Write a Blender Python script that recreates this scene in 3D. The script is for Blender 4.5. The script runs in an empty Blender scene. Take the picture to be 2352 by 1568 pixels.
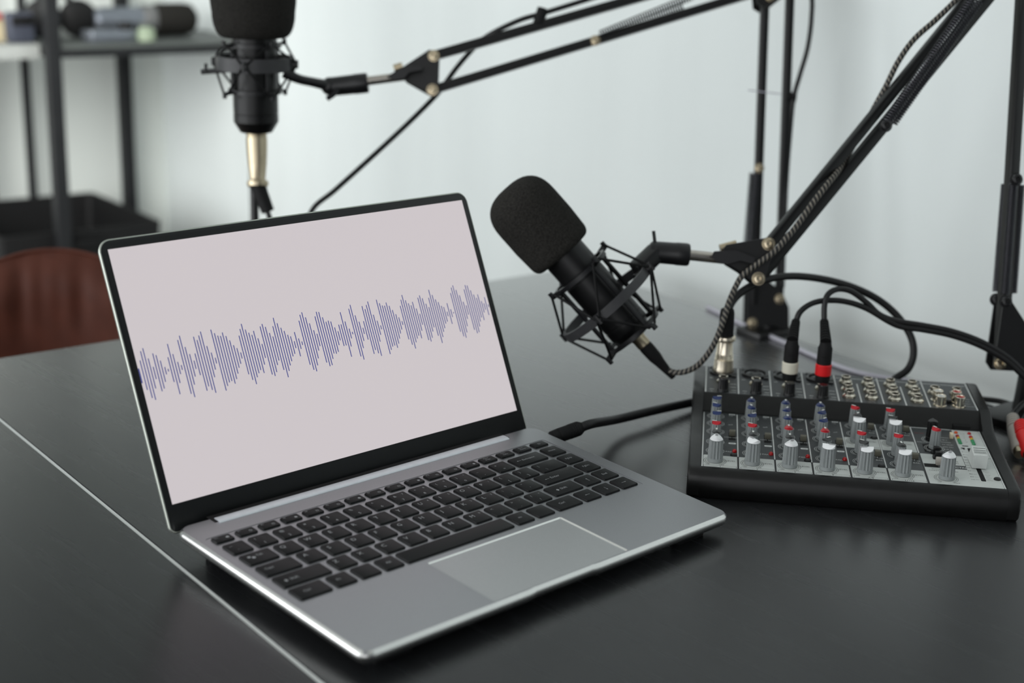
import bpy, bmesh, math, random
from mathutils import Vector, Matrix
random.seed(7)
sc = bpy.context.scene
COL = sc.collection
PI = math.pi
S = 0.001                                   # build in millimetres, link in metres
Z0 = 766.0                                  # front edge of the laptop deck above the floor (table top at 750)

# ------------------------------------------------------------------ camera (50 mm lens on a full-frame body, hand-held height)
CR = Vector((0.735372413319066, -0.6770679501286823, 0.028397264618920115))
CD = Vector((-0.16953389333135999, -0.22438180811358754, -0.9596411116660168))
CF = Vector((0.6561140699155931, 0.7008793013752237, -0.27979015737258295))
CP = Vector((-441.90858952526244, -584.7208005278169, 396.7095402796525))
FPX = 3353.2292874737423

def V(x, y, z):                              # mm, origin at the laptop's front left corner -> world metres
    return Vector((x * S, y * S, (z + Z0) * S))

def P(u, v, d):                              # the point seen at (u, v) at a distance d mm along the view axis
    w = CP + ((u - 1176.0) / FPX * CR + (v - 784.0) / FPX * CD + CF) * d
    return V(*w)

def on_z(u, v, z):
    r = (u - 1176.0) / FPX * CR + (v - 784.0) / FPX * CD + CF
    w = CP + r * ((z - CP.z) / r.z)
    return V(*w)

cam_d = bpy.data.cameras.new('camera'); cam = bpy.data.objects.new('camera', cam_d); COL.objects.link(cam)
cam.matrix_world = Matrix.Translation(V(*CP)) @ Matrix((CR, -CD, -CF)).transposed().to_4x4()
cam_d.sensor_width = 36.0; cam_d.sensor_fit = 'HORIZONTAL'; cam_d.lens = FPX / 2352 * 36
cam_d.clip_start = 0.02; cam_d.clip_end = 60
cam_d.dof.use_dof = True; cam_d.dof.focus_distance = 1.065; cam_d.dof.aperture_fstop = 4.2; cam_d.dof.aperture_blades = 9
sc.camera = cam

# ------------------------------------------------------------------ materials
def lin(c):
    return tuple((x / 255 / 12.92) if x / 255 <= 0.04045 else ((x / 255 + 0.055) / 1.055) ** 2.4 for x in c) + (1.0,)

def mat(name, rgb, rough=0.5, metal=0.0, spec=0.5, var=0.06, scale=60.0, bump=0.0, emit=0.0, stretch=None, coat=0.0, rvar=0.0, ior=1.45):
    m = bpy.data.materials.new(name); m.use_nodes = True
    nt = m.node_tree; b = nt.nodes['Principled BSDF']
    b.inputs['Roughness'].default_value = rough; b.inputs['Metallic'].default_value = metal
    b.inputs['Specular IOR Level'].default_value = spec; b.inputs['IOR'].default_value = ior
    b.inputs['Coat Weight'].default_value = coat; b.inputs['Coat Roughness'].default_value = 0.15
    c = lin(rgb)
    if emit > 0:
        b.inputs['Emission Color'].default_value = c; b.inputs['Emission Strength'].default_value = emit
        b.inputs['Base Color'].default_value = (0.02, 0.02, 0.02, 1)
        return m
    tc = nt.nodes.new('ShaderNodeTexCoord'); mp = nt.nodes.new('ShaderNodeMapping')
    nz = nt.nodes.new('ShaderNodeTexNoise'); nz.inputs['Scale'].default_value = scale; nz.inputs['Detail'].default_value = 4
    if stretch: mp.inputs['Scale'].default_value = stretch
    nt.links.new(tc.outputs['Object'], mp.inputs['Vector']); nt.links.new(mp.outputs['Vector'], nz.inputs['Vector'])
    rp = nt.nodes.new('ShaderNodeValToRGB')
    rp.color_ramp.elements[0].position = 0.3; rp.color_ramp.elements[1].position = 0.7
    rp.color_ramp.elements[0].color = tuple(x * (1 - var) for x in c[:3]) + (1,)
    rp.color_ramp.elements[1].color = tuple(min(1, x * (1 + var)) for x in c[:3]) + (1,)
    nt.links.new(nz.outputs['Fac'], rp.inputs['Fac']); nt.links.new(rp.outputs['Color'], b.inputs['Base Color'])
    if bump > 0:
        bp = nt.nodes.new('ShaderNodeBump'); bp.inputs['Strength'].default_value = bump; bp.inputs['Distance'].default_value = 0.001
        nt.links.new(nz.outputs['Fac'], bp.inputs['Height']); nt.links.new(bp.outputs['Normal'], b.inputs['Normal'])
    if rvar > 0:
        mr = nt.nodes.new('ShaderNodeMapRange'); mr.inputs['To Min'].default_value = max(0.02, rough - rvar); mr.inputs['To Max'].default_value = rough + rvar
        nt.links.new(nz.outputs['Fac'], mr.inputs['Value']); nt.links.new(mr.outputs['Result'], b.inputs['Roughness'])
    return m

M = {}
M['alu'] = mat('brushed_aluminium', (156, 157, 160), 0.36, 0.9, var=0.03, scale=900)
M['alu_side'] = mat('aluminium_edge', (226, 226, 224), 0.25, 1.0, var=0.03, scale=500)
M['lid_edge'] = mat('lid_edge_silver', (176, 180, 172), 0.42, 0.9, var=0.03, scale=400)
M['rack_pale'] = mat('rack_pale_shelf', (168, 171, 168), 0.5, 0.0, 0.4, var=0.05, scale=30)
M['shock_grey'] = mat('shock_ring_dark_grey', (50, 50, 52), 0.45, 0, 0.5, var=0.08, scale=200)
M['xlr_bright'] = mat('connector_bright_nickel', (232, 222, 202), 0.28, 1.0, var=0.03, scale=200)
M['alu_pad'] = mat('touchpad_grey', (176, 177, 178), 0.40, 0.85, var=0.03, scale=900)
M['bright_edge'] = mat('polished_bevel', (235, 235, 232), 0.22, 1.0, var=0.02)
M['hinge'] = mat('hinge_silver', (214, 217, 222), 0.45, 0.45, var=0.04, scale=200)
M['key'] = mat('key_black', (9, 10, 11), 0.45, 0, 0.2, var=0.08, scale=400)
M['legend'] = mat('key_legend_grey', (150, 152, 154), 0.6, 0, var=0.03)
M['bezel'] = mat('bezel_black', (20, 22, 23), 0.4, 0, 0.35, var=0.05, scale=120)
M['rubber'] = mat('black_rubber', (14, 14, 15), 0.7, 0, 0.3, var=0.15, scale=200)
M['screen'] = mat('screen_pink', (209, 201, 204), emit=0.92)
M['wave'] = mat('screen_blue_bar', (46, 56, 136), emit=0.92)
M['black_plastic'] = mat('black_plastic', (20, 20, 22), 0.36, 0, 0.5, var=0.12, scale=150)
M['mixer_body'] = mat('mixer_black_shell', (15, 15, 15), 0.36, 0, 0.4, var=0.12, scale=90, rvar=0.06)
M['mixer_panel'] = mat('mixer_grey_panel', (62, 65, 67), 0.45, 0.1, 0.4, var=0.05, scale=300)
M['print_light'] = mat('print_light_grey', (196, 200, 197), 0.45, 0.0, 0.4, var=0.03, scale=200)
M['print_white'] = mat('print_white', (215, 218, 216), 0.5, 0, 0.4, var=0.02)
M['print_black'] = mat('print_black', (22, 22, 23), 0.5, 0, 0.4, var=0.05)
M['print_red'] = mat('print_red', (160, 40, 38), 0.5, 0, 0.4, var=0.05)
M['knob_grey'] = mat('knob_grey', (132, 137, 137), 0.42, 0, 0.5, var=0.04, scale=200)
M['knob_dark'] = mat('knob_black', (14, 14, 15), 0.35, 0, 0.5, var=0.1, scale=200)
M['cap_white'] = mat('cap_white', (238, 239, 240), 0.4, 0, 0.5, var=0.02)
M['cap_blue'] = mat('cap_blue', (32, 48, 94), 0.4, 0, 0.5, var=0.05)
M['cap_red'] = mat('cap_red', (176, 22, 36), 0.4, 0, 0.5, var=0.05)
M['cap_grey'] = mat('cap_dark_grey', (58, 60, 60), 0.4, 0, 0.5, var=0.05)
M['pointer'] = mat('pointer_pale', (214, 216, 212), 0.45, 0, 0.5, var=0.02)
M['pointer_grey'] = mat('pointer_grey', (150, 150, 152), 0.45, 0, 0.5, var=0.02)
M['button'] = mat('button_olive_grey', (104, 102, 90), 0.5, 0, 0.4, var=0.05)
M['led_red'] = mat('led_red', (165, 10, 14), 0.15, 0, 0.6, var=0.05)
M['led_orange'] = mat('led_orange', (205, 80, 20), 0.2, 0, 0.6, var=0.05)
M['led_yellow'] = mat('led_yellow', (200, 160, 40), 0.2, 0, 0.6, var=0.05)
M['led_green'] = mat('led_green', (50, 140, 90), 0.2, 0, 0.6, var=0.05)
M['ivory'] = mat('ivory_plastic', (226, 214, 186), 0.4, 0, 0.5, var=0.03)
M['chrome'] = mat('nickel_chrome', (224, 217, 202), 0.12, 1.0, var=0.06, scale=200)
M['xlr_metal'] = mat('connector_nickel', (180, 168, 144), 0.34, 1.0, var=0.04, scale=200)
M['screw_brass'] = mat('screw_brass_plated', (194, 180, 154), 0.25, 1.0, var=0.06, scale=300)
M['rod_steel'] = mat('rod_steel', (184, 178, 170), 0.25, 1.0, var=0.05, scale=200)
M['arm_black'] = mat('arm_black_paint', (10, 10, 11), 0.36, 0, 0.5, var=0.1, scale=200)
M['spring'] = mat('spring_black_steel', (74, 74, 78), 0.26, 1.0, var=0.1, scale=300)
M['foam'] = mat('foam_black', (40, 39, 37), 0.95, 0, 0.1, var=0.4, scale=700, bump=0.6)
M['mic_body'] = mat('mic_body_black', (12, 12, 13), 0.38, 0.1, 0.45, var=0.08, scale=200)
M['cable'] = mat('cable_black', (19, 19, 20), 0.45, 0, 0.45, var=0.08, scale=300)
M['cable_lilac'] = mat('cable_pale_grey', (178, 176, 186), 0.45, 0, 0.45, var=0.04, scale=300)
M['ring_white'] = mat('plug_ring_ivory', (206, 202, 186), 0.45, 0, 0.5, var=0.03)
M['ring_red'] = mat('plug_ring_red', (206, 20, 26), 0.4, 0, 0.5, var=0.04)
M['plug_grey'] = mat('plug_warm_grey', (176, 170, 162), 0.5, 0, 0.5, var=0.04)
M['plug_red'] = mat('plug_red', (226, 40, 40), 0.42, 0, 0.5, var=0.04)
M['rack_metal'] = mat('rack_grey_metal', (26, 27, 29), 0.5, 0.0, 0.35, var=0.08, scale=40)
M['rack_shelf'] = mat('rack_shelf_grey', (78, 82, 80), 0.5, 0.0, 0.5, var=0.06, scale=30)
M['bin'] = mat('bin_black', (11, 11, 12), 0.6, 0, 0.4, var=0.1, scale=30)
M['card'] = mat('cardboard_cream', (206, 192, 160), 0.8, 0, 0.2, var=0.08, scale=30)
M['silver'] = mat('mic_silver', (120, 125, 133), 0.35, 0.6, var=0.1, scale=60)
M['grille'] = mat('mic_grille_grey', (120, 120, 120), 0.5, 0.5, var=0.2, scale=500)

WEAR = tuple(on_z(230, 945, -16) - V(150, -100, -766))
def wood_black():
    m = bpy.data.materials.new('black_stained_wood'); m.use_nodes = True
    nt = m.node_tree; b = nt.nodes['Principled BSDF']
    tc = nt.nodes.new('ShaderNodeTexCoord'); mp = nt.nodes.new('ShaderNodeMapping')
    mp.inputs['Scale'].default_value = (1.0, 0.035, 1.0); mp.inputs['Rotation'].default_value = (0, 0, math.radians(5.3))
    n1 = nt.nodes.new('ShaderNodeTexNoise'); n1.inputs['Scale'].default_value = 150; n1.inputs['Detail'].default_value = 6
    n2 = nt.nodes.new('ShaderNodeTexNoise'); n2.inputs['Scale'].default_value = 5; n2.inputs['Detail'].default_value = 3
    nt.links.new(tc.outputs['Object'], mp.inputs['Vector']); nt.links.new(mp.outputs['Vector'], n1.inputs['Vector'])
    nt.links.new(tc.outputs['Object'], n2.inputs['Vector'])
    rp = nt.nodes.new('ShaderNodeValToRGB'); e = rp.color_ramp.elements
    e[0].position = 0.3; e[0].color = lin((26, 27, 28)); e[1].position = 0.75; e[1].color = lin((30, 31, 33))
    nt.links.new(n1.outputs['Fac'], rp.inputs['Fac'])
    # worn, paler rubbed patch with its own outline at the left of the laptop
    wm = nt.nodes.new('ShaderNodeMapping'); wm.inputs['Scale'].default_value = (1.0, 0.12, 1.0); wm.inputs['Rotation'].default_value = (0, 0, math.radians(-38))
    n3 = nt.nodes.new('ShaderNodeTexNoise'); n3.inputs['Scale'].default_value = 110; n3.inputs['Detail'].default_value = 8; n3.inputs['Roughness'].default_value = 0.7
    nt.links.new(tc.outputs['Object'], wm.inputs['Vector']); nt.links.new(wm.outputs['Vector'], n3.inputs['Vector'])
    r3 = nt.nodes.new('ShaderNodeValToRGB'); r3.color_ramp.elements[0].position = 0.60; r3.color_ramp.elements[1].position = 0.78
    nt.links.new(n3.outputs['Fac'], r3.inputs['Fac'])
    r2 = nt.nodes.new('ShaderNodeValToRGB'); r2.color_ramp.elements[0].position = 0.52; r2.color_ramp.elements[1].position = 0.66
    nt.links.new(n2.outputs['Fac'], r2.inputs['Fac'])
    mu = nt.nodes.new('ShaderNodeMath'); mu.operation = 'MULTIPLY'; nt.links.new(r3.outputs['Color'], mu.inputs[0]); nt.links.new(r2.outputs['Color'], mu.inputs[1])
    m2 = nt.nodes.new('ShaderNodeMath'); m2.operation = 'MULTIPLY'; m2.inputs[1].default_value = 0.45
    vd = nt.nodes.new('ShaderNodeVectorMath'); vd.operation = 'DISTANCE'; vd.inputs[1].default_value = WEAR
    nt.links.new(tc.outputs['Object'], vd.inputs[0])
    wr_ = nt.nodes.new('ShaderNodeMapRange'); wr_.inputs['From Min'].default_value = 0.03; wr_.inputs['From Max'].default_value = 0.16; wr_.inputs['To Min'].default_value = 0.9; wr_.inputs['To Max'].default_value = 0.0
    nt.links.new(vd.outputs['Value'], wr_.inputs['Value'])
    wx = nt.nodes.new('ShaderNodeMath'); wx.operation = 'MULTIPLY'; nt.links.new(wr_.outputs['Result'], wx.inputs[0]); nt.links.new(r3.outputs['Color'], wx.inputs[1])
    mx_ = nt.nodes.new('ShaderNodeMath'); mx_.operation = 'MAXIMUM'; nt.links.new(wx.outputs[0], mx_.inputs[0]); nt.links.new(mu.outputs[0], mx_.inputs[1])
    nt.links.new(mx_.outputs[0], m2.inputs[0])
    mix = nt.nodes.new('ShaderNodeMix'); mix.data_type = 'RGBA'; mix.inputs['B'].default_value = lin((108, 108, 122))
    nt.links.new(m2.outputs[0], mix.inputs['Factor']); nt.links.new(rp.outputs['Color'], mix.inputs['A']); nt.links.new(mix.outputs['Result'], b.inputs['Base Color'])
    mr = nt.nodes.new('ShaderNodeMapRange'); mr.inputs['To Min'].default_value = 0.25; mr.inputs['To Max'].default_value = 0.29
    nt.links.new(n1.outputs['Fac'], mr.inputs['Value']); nt.links.new(mr.outputs['Result'], b.inputs['Roughness'])
    bp = nt.nodes.new('ShaderNodeBump'); bp.inputs['Strength'].default_value = 0.005; bp.inputs['Distance'].default_value = 0.001
    nt.links.new(n1.outputs['Fac'], bp.inputs['Height']); nt.links.new(bp.outputs['Normal'], b.inputs['Normal'])
    # lacquer over the stain: gloss that climbs steeply towards grazing
    out = nt.nodes['Material Output']; b.inputs['Specular IOR Level'].default_value = 0.0
    gl = nt.nodes.new('ShaderNodeBsdfGlossy'); nt.links.new(mr.outputs['Result'], gl.inputs['Roughness']); nt.links.new(bp.outputs['Normal'], gl.inputs['Normal'])
    fr = nt.nodes.new('ShaderNodeFresnel'); fr.inputs['IOR'].default_value = 1.30
    pw = nt.nodes.new('ShaderNodeMath'); pw.operation = 'POWER'; pw.inputs[1].default_value = 1.5; nt.links.new(fr.outputs[0], pw.inputs[0])
    sc_ = nt.nodes.new('ShaderNodeMath'); sc_.operation = 'MULTIPLY'; sc_.inputs[1].default_value = 6.4; sc_.use_clamp = True; nt.links.new(pw.outputs[0], sc_.inputs[0])
    mn = nt.nodes.new('ShaderNodeMath'); mn.operation = 'MINIMUM'; mn.inputs[1].default_value = 0.9; nt.links.new(sc_.outputs[0], mn.inputs[0])
    ms = nt.nodes.new('ShaderNodeMixShader'); nt.links.new(mn.outputs[0], ms.inputs[0]); nt.links.new(b.outputs[0], ms.inputs[1]); nt.links.new(gl.outputs[0], ms.inputs[2])
    nt.links.new(ms.outputs[0], out.inputs['Surface'])
    return m
M['table'] = wood_black()

def plaster(name, rgb, var):
    m = bpy.data.materials.new(name); m.use_nodes = True
    nt = m.node_tree; b = nt.nodes['Principled BSDF']; b.inputs['Roughness'].default_value = 0.85; b.inputs['Specular IOR Level'].default_value = 0.2
    tc = nt.nodes.new('ShaderNodeTexCoord'); mp = nt.nodes.new('ShaderNodeMapping'); mp.inputs['Scale'].default_value = (1, 1, 0.10)
    nz = nt.nodes.new('ShaderNodeTexNoise'); nz.inputs['Scale'].default_value = 7; nz.inputs['Detail'].default_value = 3
    nt.links.new(tc.outputs['Object'], mp.inputs['Vector']); nt.links.new(mp.outputs['Vector'], nz.inputs['Vector'])
    rp = nt.nodes.new('ShaderNodeValToRGB'); c = lin(rgb)
    rp.color_ramp.elements[0].position = 0.35; rp.color_ramp.elements[1].position = 0.65
    rp.color_ramp.elements[0].color = tuple(x * (1 - var) for x in c[:3]) + (1,); rp.color_ramp.elements[1].color = c
    nt.links.new(nz.outputs['Fac'], rp.inputs['Fac']); nt.links.new(rp.outputs['Color'], b.inputs['Base Color'])
    return m
M['wall'] = plaster('white_painted_plaster', (226, 232, 231), 0.045)
M['wall_b'] = plaster('white_painted_plaster_back', (228, 233, 229), 0.09)
M['ceiling'] = plaster('ceiling_white', (225, 226, 224), 0.02)
M['floor'] = mat('floor_grey_boards', (120, 112, 104), 0.5, 0, 0.4, var=0.15, scale=6, stretch=(1, 0.1, 1))

def leather():
    m = bpy.data.materials.new('brown_leather'); m.use_nodes = True
    nt = m.node_tree; b = nt.nodes['Principled BSDF']; b.inputs['Roughness'].default_value = 0.6; b.inputs['Specular IOR Level'].default_value = 0.25
    tc = nt.nodes.new('ShaderNodeTexCoord'); nz = nt.nodes.new('ShaderNodeTexNoise'); nz.inputs['Scale'].default_value = 40; nz.inputs['Detail'].default_value = 5
    nt.links.new(tc.outputs['Object'], nz.inputs['Vector'])
    rp = nt.nodes.new('ShaderNodeValToRGB'); rp.color_ramp.elements[0].color = lin((64, 30, 20)); rp.color_ramp.elements[1].color = lin((90, 46, 32))
    nt.links.new(nz.outputs['Fac'], rp.inputs['Fac']); nt.links.new(rp.outputs['Color'], b.inputs['Base Color'])
    return m
M['leather'] = leather()

def braid():
    m = bpy.data.materials.new('braided_sleeve'); m.use_nodes = True
    nt = m.node_tree; b = nt.nodes['Principled BSDF']; b.inputs['Roughness'].default_value = 0.6
    uv = nt.nodes.new('ShaderNodeUVMap'); sp = nt.nodes.new('ShaderNodeSeparateXYZ'); nt.links.new(uv.outputs['UV'], sp.inputs['Vector'])
    def mth(op, a, bb):
        n = nt.nodes.new('ShaderNodeMath'); n.operation = op
        for i, x in enumerate((a, bb)):
            if isinstance(x, (int, float)): n.inputs[i].default_value = x
            else: nt.links.new(x, n.inputs[i])
        return n.outputs[0]
    s = mth('SINE', mth('ADD', mth('MULTIPLY', sp.outputs['X'], 4 * PI), mth('MULTIPLY', sp.outputs['Y'], 2 * PI / 0.0042)), 0)
    g = mth('GREATER_THAN', s, 0.55)
    mix = nt.nodes.new('ShaderNodeMix'); mix.data_type = 'RGBA'; mix.inputs['A'].default_value = lin((18, 18, 18)); mix.inputs['B'].default_value = lin((124, 118, 108))
    nt.links.new(g, mix.inputs['Factor']); nt.links.new(mix.outputs['Result'], b.inputs['Base Color'])
    return m
M['braid'] = braid()

# ------------------------------------------------------------------ mesh building
def axes(d, up=Vector((0, 0, 1))):
    d = d.normalized()
    if abs(d.dot(up)) > 0.97: up = Vector((0, 1, 0))
    x = up.cross(d).normalized(); y = d.cross(x)
    return x, y, d

def catmull(pts, n=8):
    p = [Vector(q) for q in pts]; out = []
    for i in range(len(p) - 1):
        a = p[i - 1] if i else 2 * p[0] - p[1]; b, c = p[i], p[i + 1]; d = p[i + 2] if i + 2 < len(p) else 2 * p[-1] - p[-2]
        for k in range(n):
            t = k / n; t2, t3 = t * t, t * t * t
            out.append(0.5 * ((2 * b) + (c - a) * t + (2 * a - 5 * b + 4 * c - d) * t2 + (3 * b - a - 3 * c + d) * t3))
    out.append(p[-1]); return out

def rrect(x0, y0, x1, y1, r, n=5):
    if not isinstance(r, (tuple, list)): r = (r,) * 4
    out = []
    for (cx, cy, a0, rr) in ((x0 + r[0], y0 + r[0], PI, r[0]), (x1 - r[1], y0 + r[1], 1.5 * PI, r[1]), (x1 - r[2], y1 - r[2], 0, r[2]), (x0 + r[3], y1 - r[3], 0.5 * PI, r[3])):
        for k in range(n + 1):
            a = a0 + 0.5 * PI * k / n
            out.append((cx + rr * math.cos(a), cy + rr * math.sin(a)))
    return out

class MB:
    """collects shapes given in millimetres (or metres with k=1) into one mesh"""
    def __init__(self, k=S, T=None):
        self.v, self.f, self.m, self.k, self.T, self.uv = [], [], [], k, T or Matrix(), {}
        self.slot = 0
    def add(self, vs, fs, T=None, slot=None):
        o = len(self.v)
        for q in vs:
            q = Vector(q)
            if T is not None: q = T @ q
            self.v.append(self.T @ q)
        s = self.slot if slot is None else slot
        for f in fs: self.f.append([i + o for i in f]); self.m.append(s)
        return o
    def box(self, x0, y0, z0, x1, y1, z1, T=None, slot=None):
        vs = [(x, y, z) for z in (z0, z1) for y in (y0, y1) for x in (x0, x1)]
        self.add(vs, [(0, 2, 3, 1), (4, 5, 7, 6), (0, 1, 5, 4), (2, 6, 7, 3), (0, 4, 6, 2), (1, 3, 7, 5)], T, slot)
    def loft(self, rings, T=None, cap0=True, cap1=True, closed=True, slot=None):
        n = len(rings[0]); vs = [q for r in rings for q in r]; fs = []
        for i in range(len(rings) - 1):
            for j in range(n if closed else n - 1):
                a, b = i * n + j, i * n + (j + 1) % n
                fs.append((a, b, b + n, a + n))
        if cap0: fs.append(tuple(range(n - 1, -1, -1)))
        if cap1: fs.append(tuple(range((len(rings) - 1) * n, len(rings) * n)))
        self.add(vs, fs, T, slot)
    def rbox(self, x0, y0, z0, x1, y1, z1, r=1.0, b=0.4, T=None, slot=None, n=3, taper=0.0):
        def ring(i, z): return [(x, y, z) for x, y in rrect(x0 + i, y0 + i, x1 - i, y1 - i, max(0.05, r - i), n)]
        rs = [ring(b * 0.6, z0), ring(0, z0 + b), ring(taper, z1 - b), ring(taper + b * 0.3, z1 - b * 0.3), ring(taper + b, z1)]
        self.loft(rs, T, slot=slot)
    def prism(self, poly, z0, z1, T=None, slot=None, b=0.0):
        if b <= 0: self.loft([[(x, y, z0) for x, y in poly], [(x, y, z1) for x, y in poly]], T, slot=slot); return
        cx = sum(p[0] for p in poly) / len(poly); cy = sum(p[1] for p in poly) / len(poly)
        def ins(d):
            out = []
            for x, y in poly:
                l = math.hypot(x - cx, y - cy) or 1; out.append((x - (x - cx) / l * d, y - (y - cy) / l * d))
            return out
        self.loft([[(x, y, z0) for x, y in ins(b)], [(x, y, z0 + b) for x, y in poly], [(x, y, z1 - b) for x, y in poly], [(x, y, z1) for x, y in ins(b)]], T, slot=slot)
    def lathe(self, prof, n=24, T=None, slot=None, cap0=True, cap1=True):
        rings = [[(r * math.cos(2 * PI * k / n), r * math.sin(2 * PI * k / n), z) for k in range(n)] for r, z in prof]
        self.loft(rings, T, cap0, cap1, slot=slot)
    def tube(self, pts, r, n=8, slot=None, flat=None, caps=True):
        pts = [Vector(p) for p in pts]; rings = []; L = 0; o = len(self.v); Ls = []
        d0 = (pts[1] - pts[0]).normalized(); x, y, _ = axes(d0)
        for i, p in enumerate(pts):
            d = (pts[min(i + 1, len(pts) - 1)] - pts[max(i - 1, 0)])
            if d.length < 1e-9: d = d0
            d = d.normalized(); x = (x - d * x.dot(d)).normalized(); y = d.cross(x)
            rr = r(i / (len(pts) - 1)) if callable(r) else r
            rings.append([p + (x * math.cos(2 * PI * k / n) + y * math.sin(2 * PI * k / n)) * rr for k in range(n)])
            if i: L += (p - pts[i - 1]).length
            Ls.append(L * self.k)
        f0 = len(self.f)
        self.loft(rings, None, caps, caps, slot=slot)
        for i in range(len(pts) - 1):
            for k in range(n):
                self.uv[f0 + i * n + k] = [(k / n, Ls[i]), ((k + 1) / n, Ls[i]), ((k + 1) / n, Ls[i + 1]), (k / n, Ls[i + 1])]
    def bar(self, a, b, w, h=None, up=Vector((0, 0, 1)), bev=None, slot=None, e0=0, e1=0):
        a, b = Vector(a), Vector(b); h = h or w; x, y, d = axes(b - a, up); a = a - d * e0; b = b + d * e1
        bev = min(w, h) * 0.12 if bev is None else bev
        sh = rrect(-w / 2, -h / 2, w / 2, h / 2, max(bev, 1e-6), 2)
        self.loft([[a + x * i + y * j for i, j in sh], [b + x * i + y * j for i, j in sh]], slot=slot)
    def cyl(self, a, b, r0, r1=None, n=20, slot=None, prof=None):
        a, b = Vector(a), Vector(b); r1 = r0 if r1 is None else r1; x, y, d = axes(b - a); L = (b - a).length
        T = Matrix((x, y, d)).transposed().to_4x4(); T.translation = a
        self.lathe(prof if prof else [(r0, 0), (r1, L)], n, T, slot)
    def ball(self, c, r, slot=None, n=12):
        c = Vector(c); T = Matrix.Translation(c)
        self.lathe([(max(1e-5, r * math.sin(PI * k / 8)), -r * math.cos(PI * k / 8)) for k in range(9)], n, T, slot)
    def quad(self, x0, y0, x1, y1, z, T=None, slot=None):
        self.add([(x0, y0, z), (x1, y0, z), (x1, y1, z), (x0, y1, z)], [(0, 1, 2, 3)], T, slot)
    def poly(self, pts, z, T=None, slot=None):
        self.add([(x, y, z) for x, y in pts], [tuple(range(len(pts)))], T, slot)
    def arc(self, cx, cy, r, w, a0, a1, z, n=20, slot=None, T=None):
        vs, fs = [], []
        for k in range(n + 1):
            a = a0 + (a1 - a0) * k / n
            for q in (r - w / 2, r + w / 2): vs.append((cx + q * math.cos(a), cy + q * math.sin(a), z))
        for k in range(n): fs.append((2 * k, 2 * k + 1, 2 * k + 3, 2 * k + 2))
        self.add(vs, fs, T, slot)
    def text(self, s, x, y, z, size, slot=None, T=None, align='L', sx=1.0, rot=0.0, bold=0.0):
        vs, fs, w = glyphs(s, bold); off = {'L': 0, 'C': -w / 2, 'R': -w}[align]
        ca, sa = math.cos(rot), math.sin(rot)
        q = []
        for a, b in vs:
            a = (a + off) * size * sx; b = b * size
            q.append((x + a * ca - b * sa, y + a * sa + b * ca, z))
        self.add(q, fs, T, slot)
    def build(self, name, mats, parent=None, sharp=35.0, loc=None, smooth=True):
        me = bpy.data.meshes.new(name)
        me.from_pydata([tuple(q * self.k) for q in self.v], [], self.f)
        if not isinstance(mats, (list, tuple)): mats = [mats]
        for x in mats: me.materials.append(x)
        me.polygons.foreach_set('material_index', self.m)
        if self.uv:
            ul = me.uv_layers.new(name='UVMap')
            for fi, q in self.uv.items():
                p = me.polygons[fi]
                for j, li in enumerate(p.loop_indices): ul.data[li].uv = q[j]
        bm = bmesh.new(); bm.from_mesh(me)
        if not self.uv: bmesh.ops.recalc_face_normals(bm, faces=bm.faces[:]) if getattr(self, 'recalc', True) else None
        th = math.radians(sharp)
        for f in bm.faces: f.smooth = smooth
        for e in bm.edges:
            if len(e.link_faces) == 2: e.smooth = e.calc_face_angle(0) < th
            else: e.smooth = False
        bm.to_mesh(me); bm.free()
        o = bpy.data.objects.new(name, me); COL.objects.link(o)
        if parent is not None: o.parent = parent
        if loc is not None: o.location = loc
        return o

_gl = {}
def glyphs(s, bold=0.0):
    key = (s, bold)
    if key in _gl: return _gl[key]
    cu = bpy.data.curves.new('glyph', 'FONT'); cu.body = s; cu.size = 1.0; cu.resolution_u = 2; cu.offset = bold
    o = bpy.data.objects.new('glyph', cu); COL.objects.link(o)
    dg = bpy.context.evaluated_depsgraph_get(); ev = o.evaluated_get(dg); me = ev.to_mesh()
    vs = [(v.co.x, v.co.y) for v in me.vertices]; fs = [tuple(p.vertices) for p in me.polygons]
    ev.to_mesh_clear(); bpy.data.objects.remove(o); bpy.data.curves.remove(cu)
    w = max([v[0] for v in vs], default=0.3)
    _gl[key] = (vs, fs, w); return _gl[key]

def tag(o, label, cat, group=None, kind=None):
    if label: o['label'] = label
    if cat: o['category'] = cat
    if group: o['group'] = group
    if kind: o['kind'] = kind
    return o

def thing(name, loc, label, cat, group=None, R=None):
    o = bpy.data.objects.new(name, None); COL.objects.link(o); o.empty_display_size = 0.02
    Mx = Matrix.Translation(loc)
    if R is not None: Mx = Mx @ R.to_4x4()
    o.matrix_world = Mx
    return tag(o, label, cat, group)

def inst(src, parent, loc, rotz=0.0):
    c = src.copy(); COL.objects.link(c); c.parent = parent; c.location = loc; c.rotation_euler = (0, 0, rotz)
    for ch in src.children:
        d = ch.copy(); COL.objects.link(d); d.parent = c
    return c

def loc_of(root):                           # world point -> root's own frame, in metres
    inv = root.matrix_world.inverted()
    return lambda p: inv @ Vector(p)
# ------------------------------------------------------------------ laptop
BETA = 0.03709480840988944; LID = 1.1071508241768218; LW, LDp = 321.46, 204.5
lap = thing('laptop', V(0, 0, 0), 'open silver grey laptop with a blue sound wave on its screen', 'laptop', R=Matrix.Rotation(BETA, 3, 'X'))
PADX0, PADY0, PADX1, PADY1 = 100.42, 3.32, 218.61, 67.26
KX0, KY0, KX1, KY1 = 6.5, 71.3, 308.0, 178.2

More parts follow.
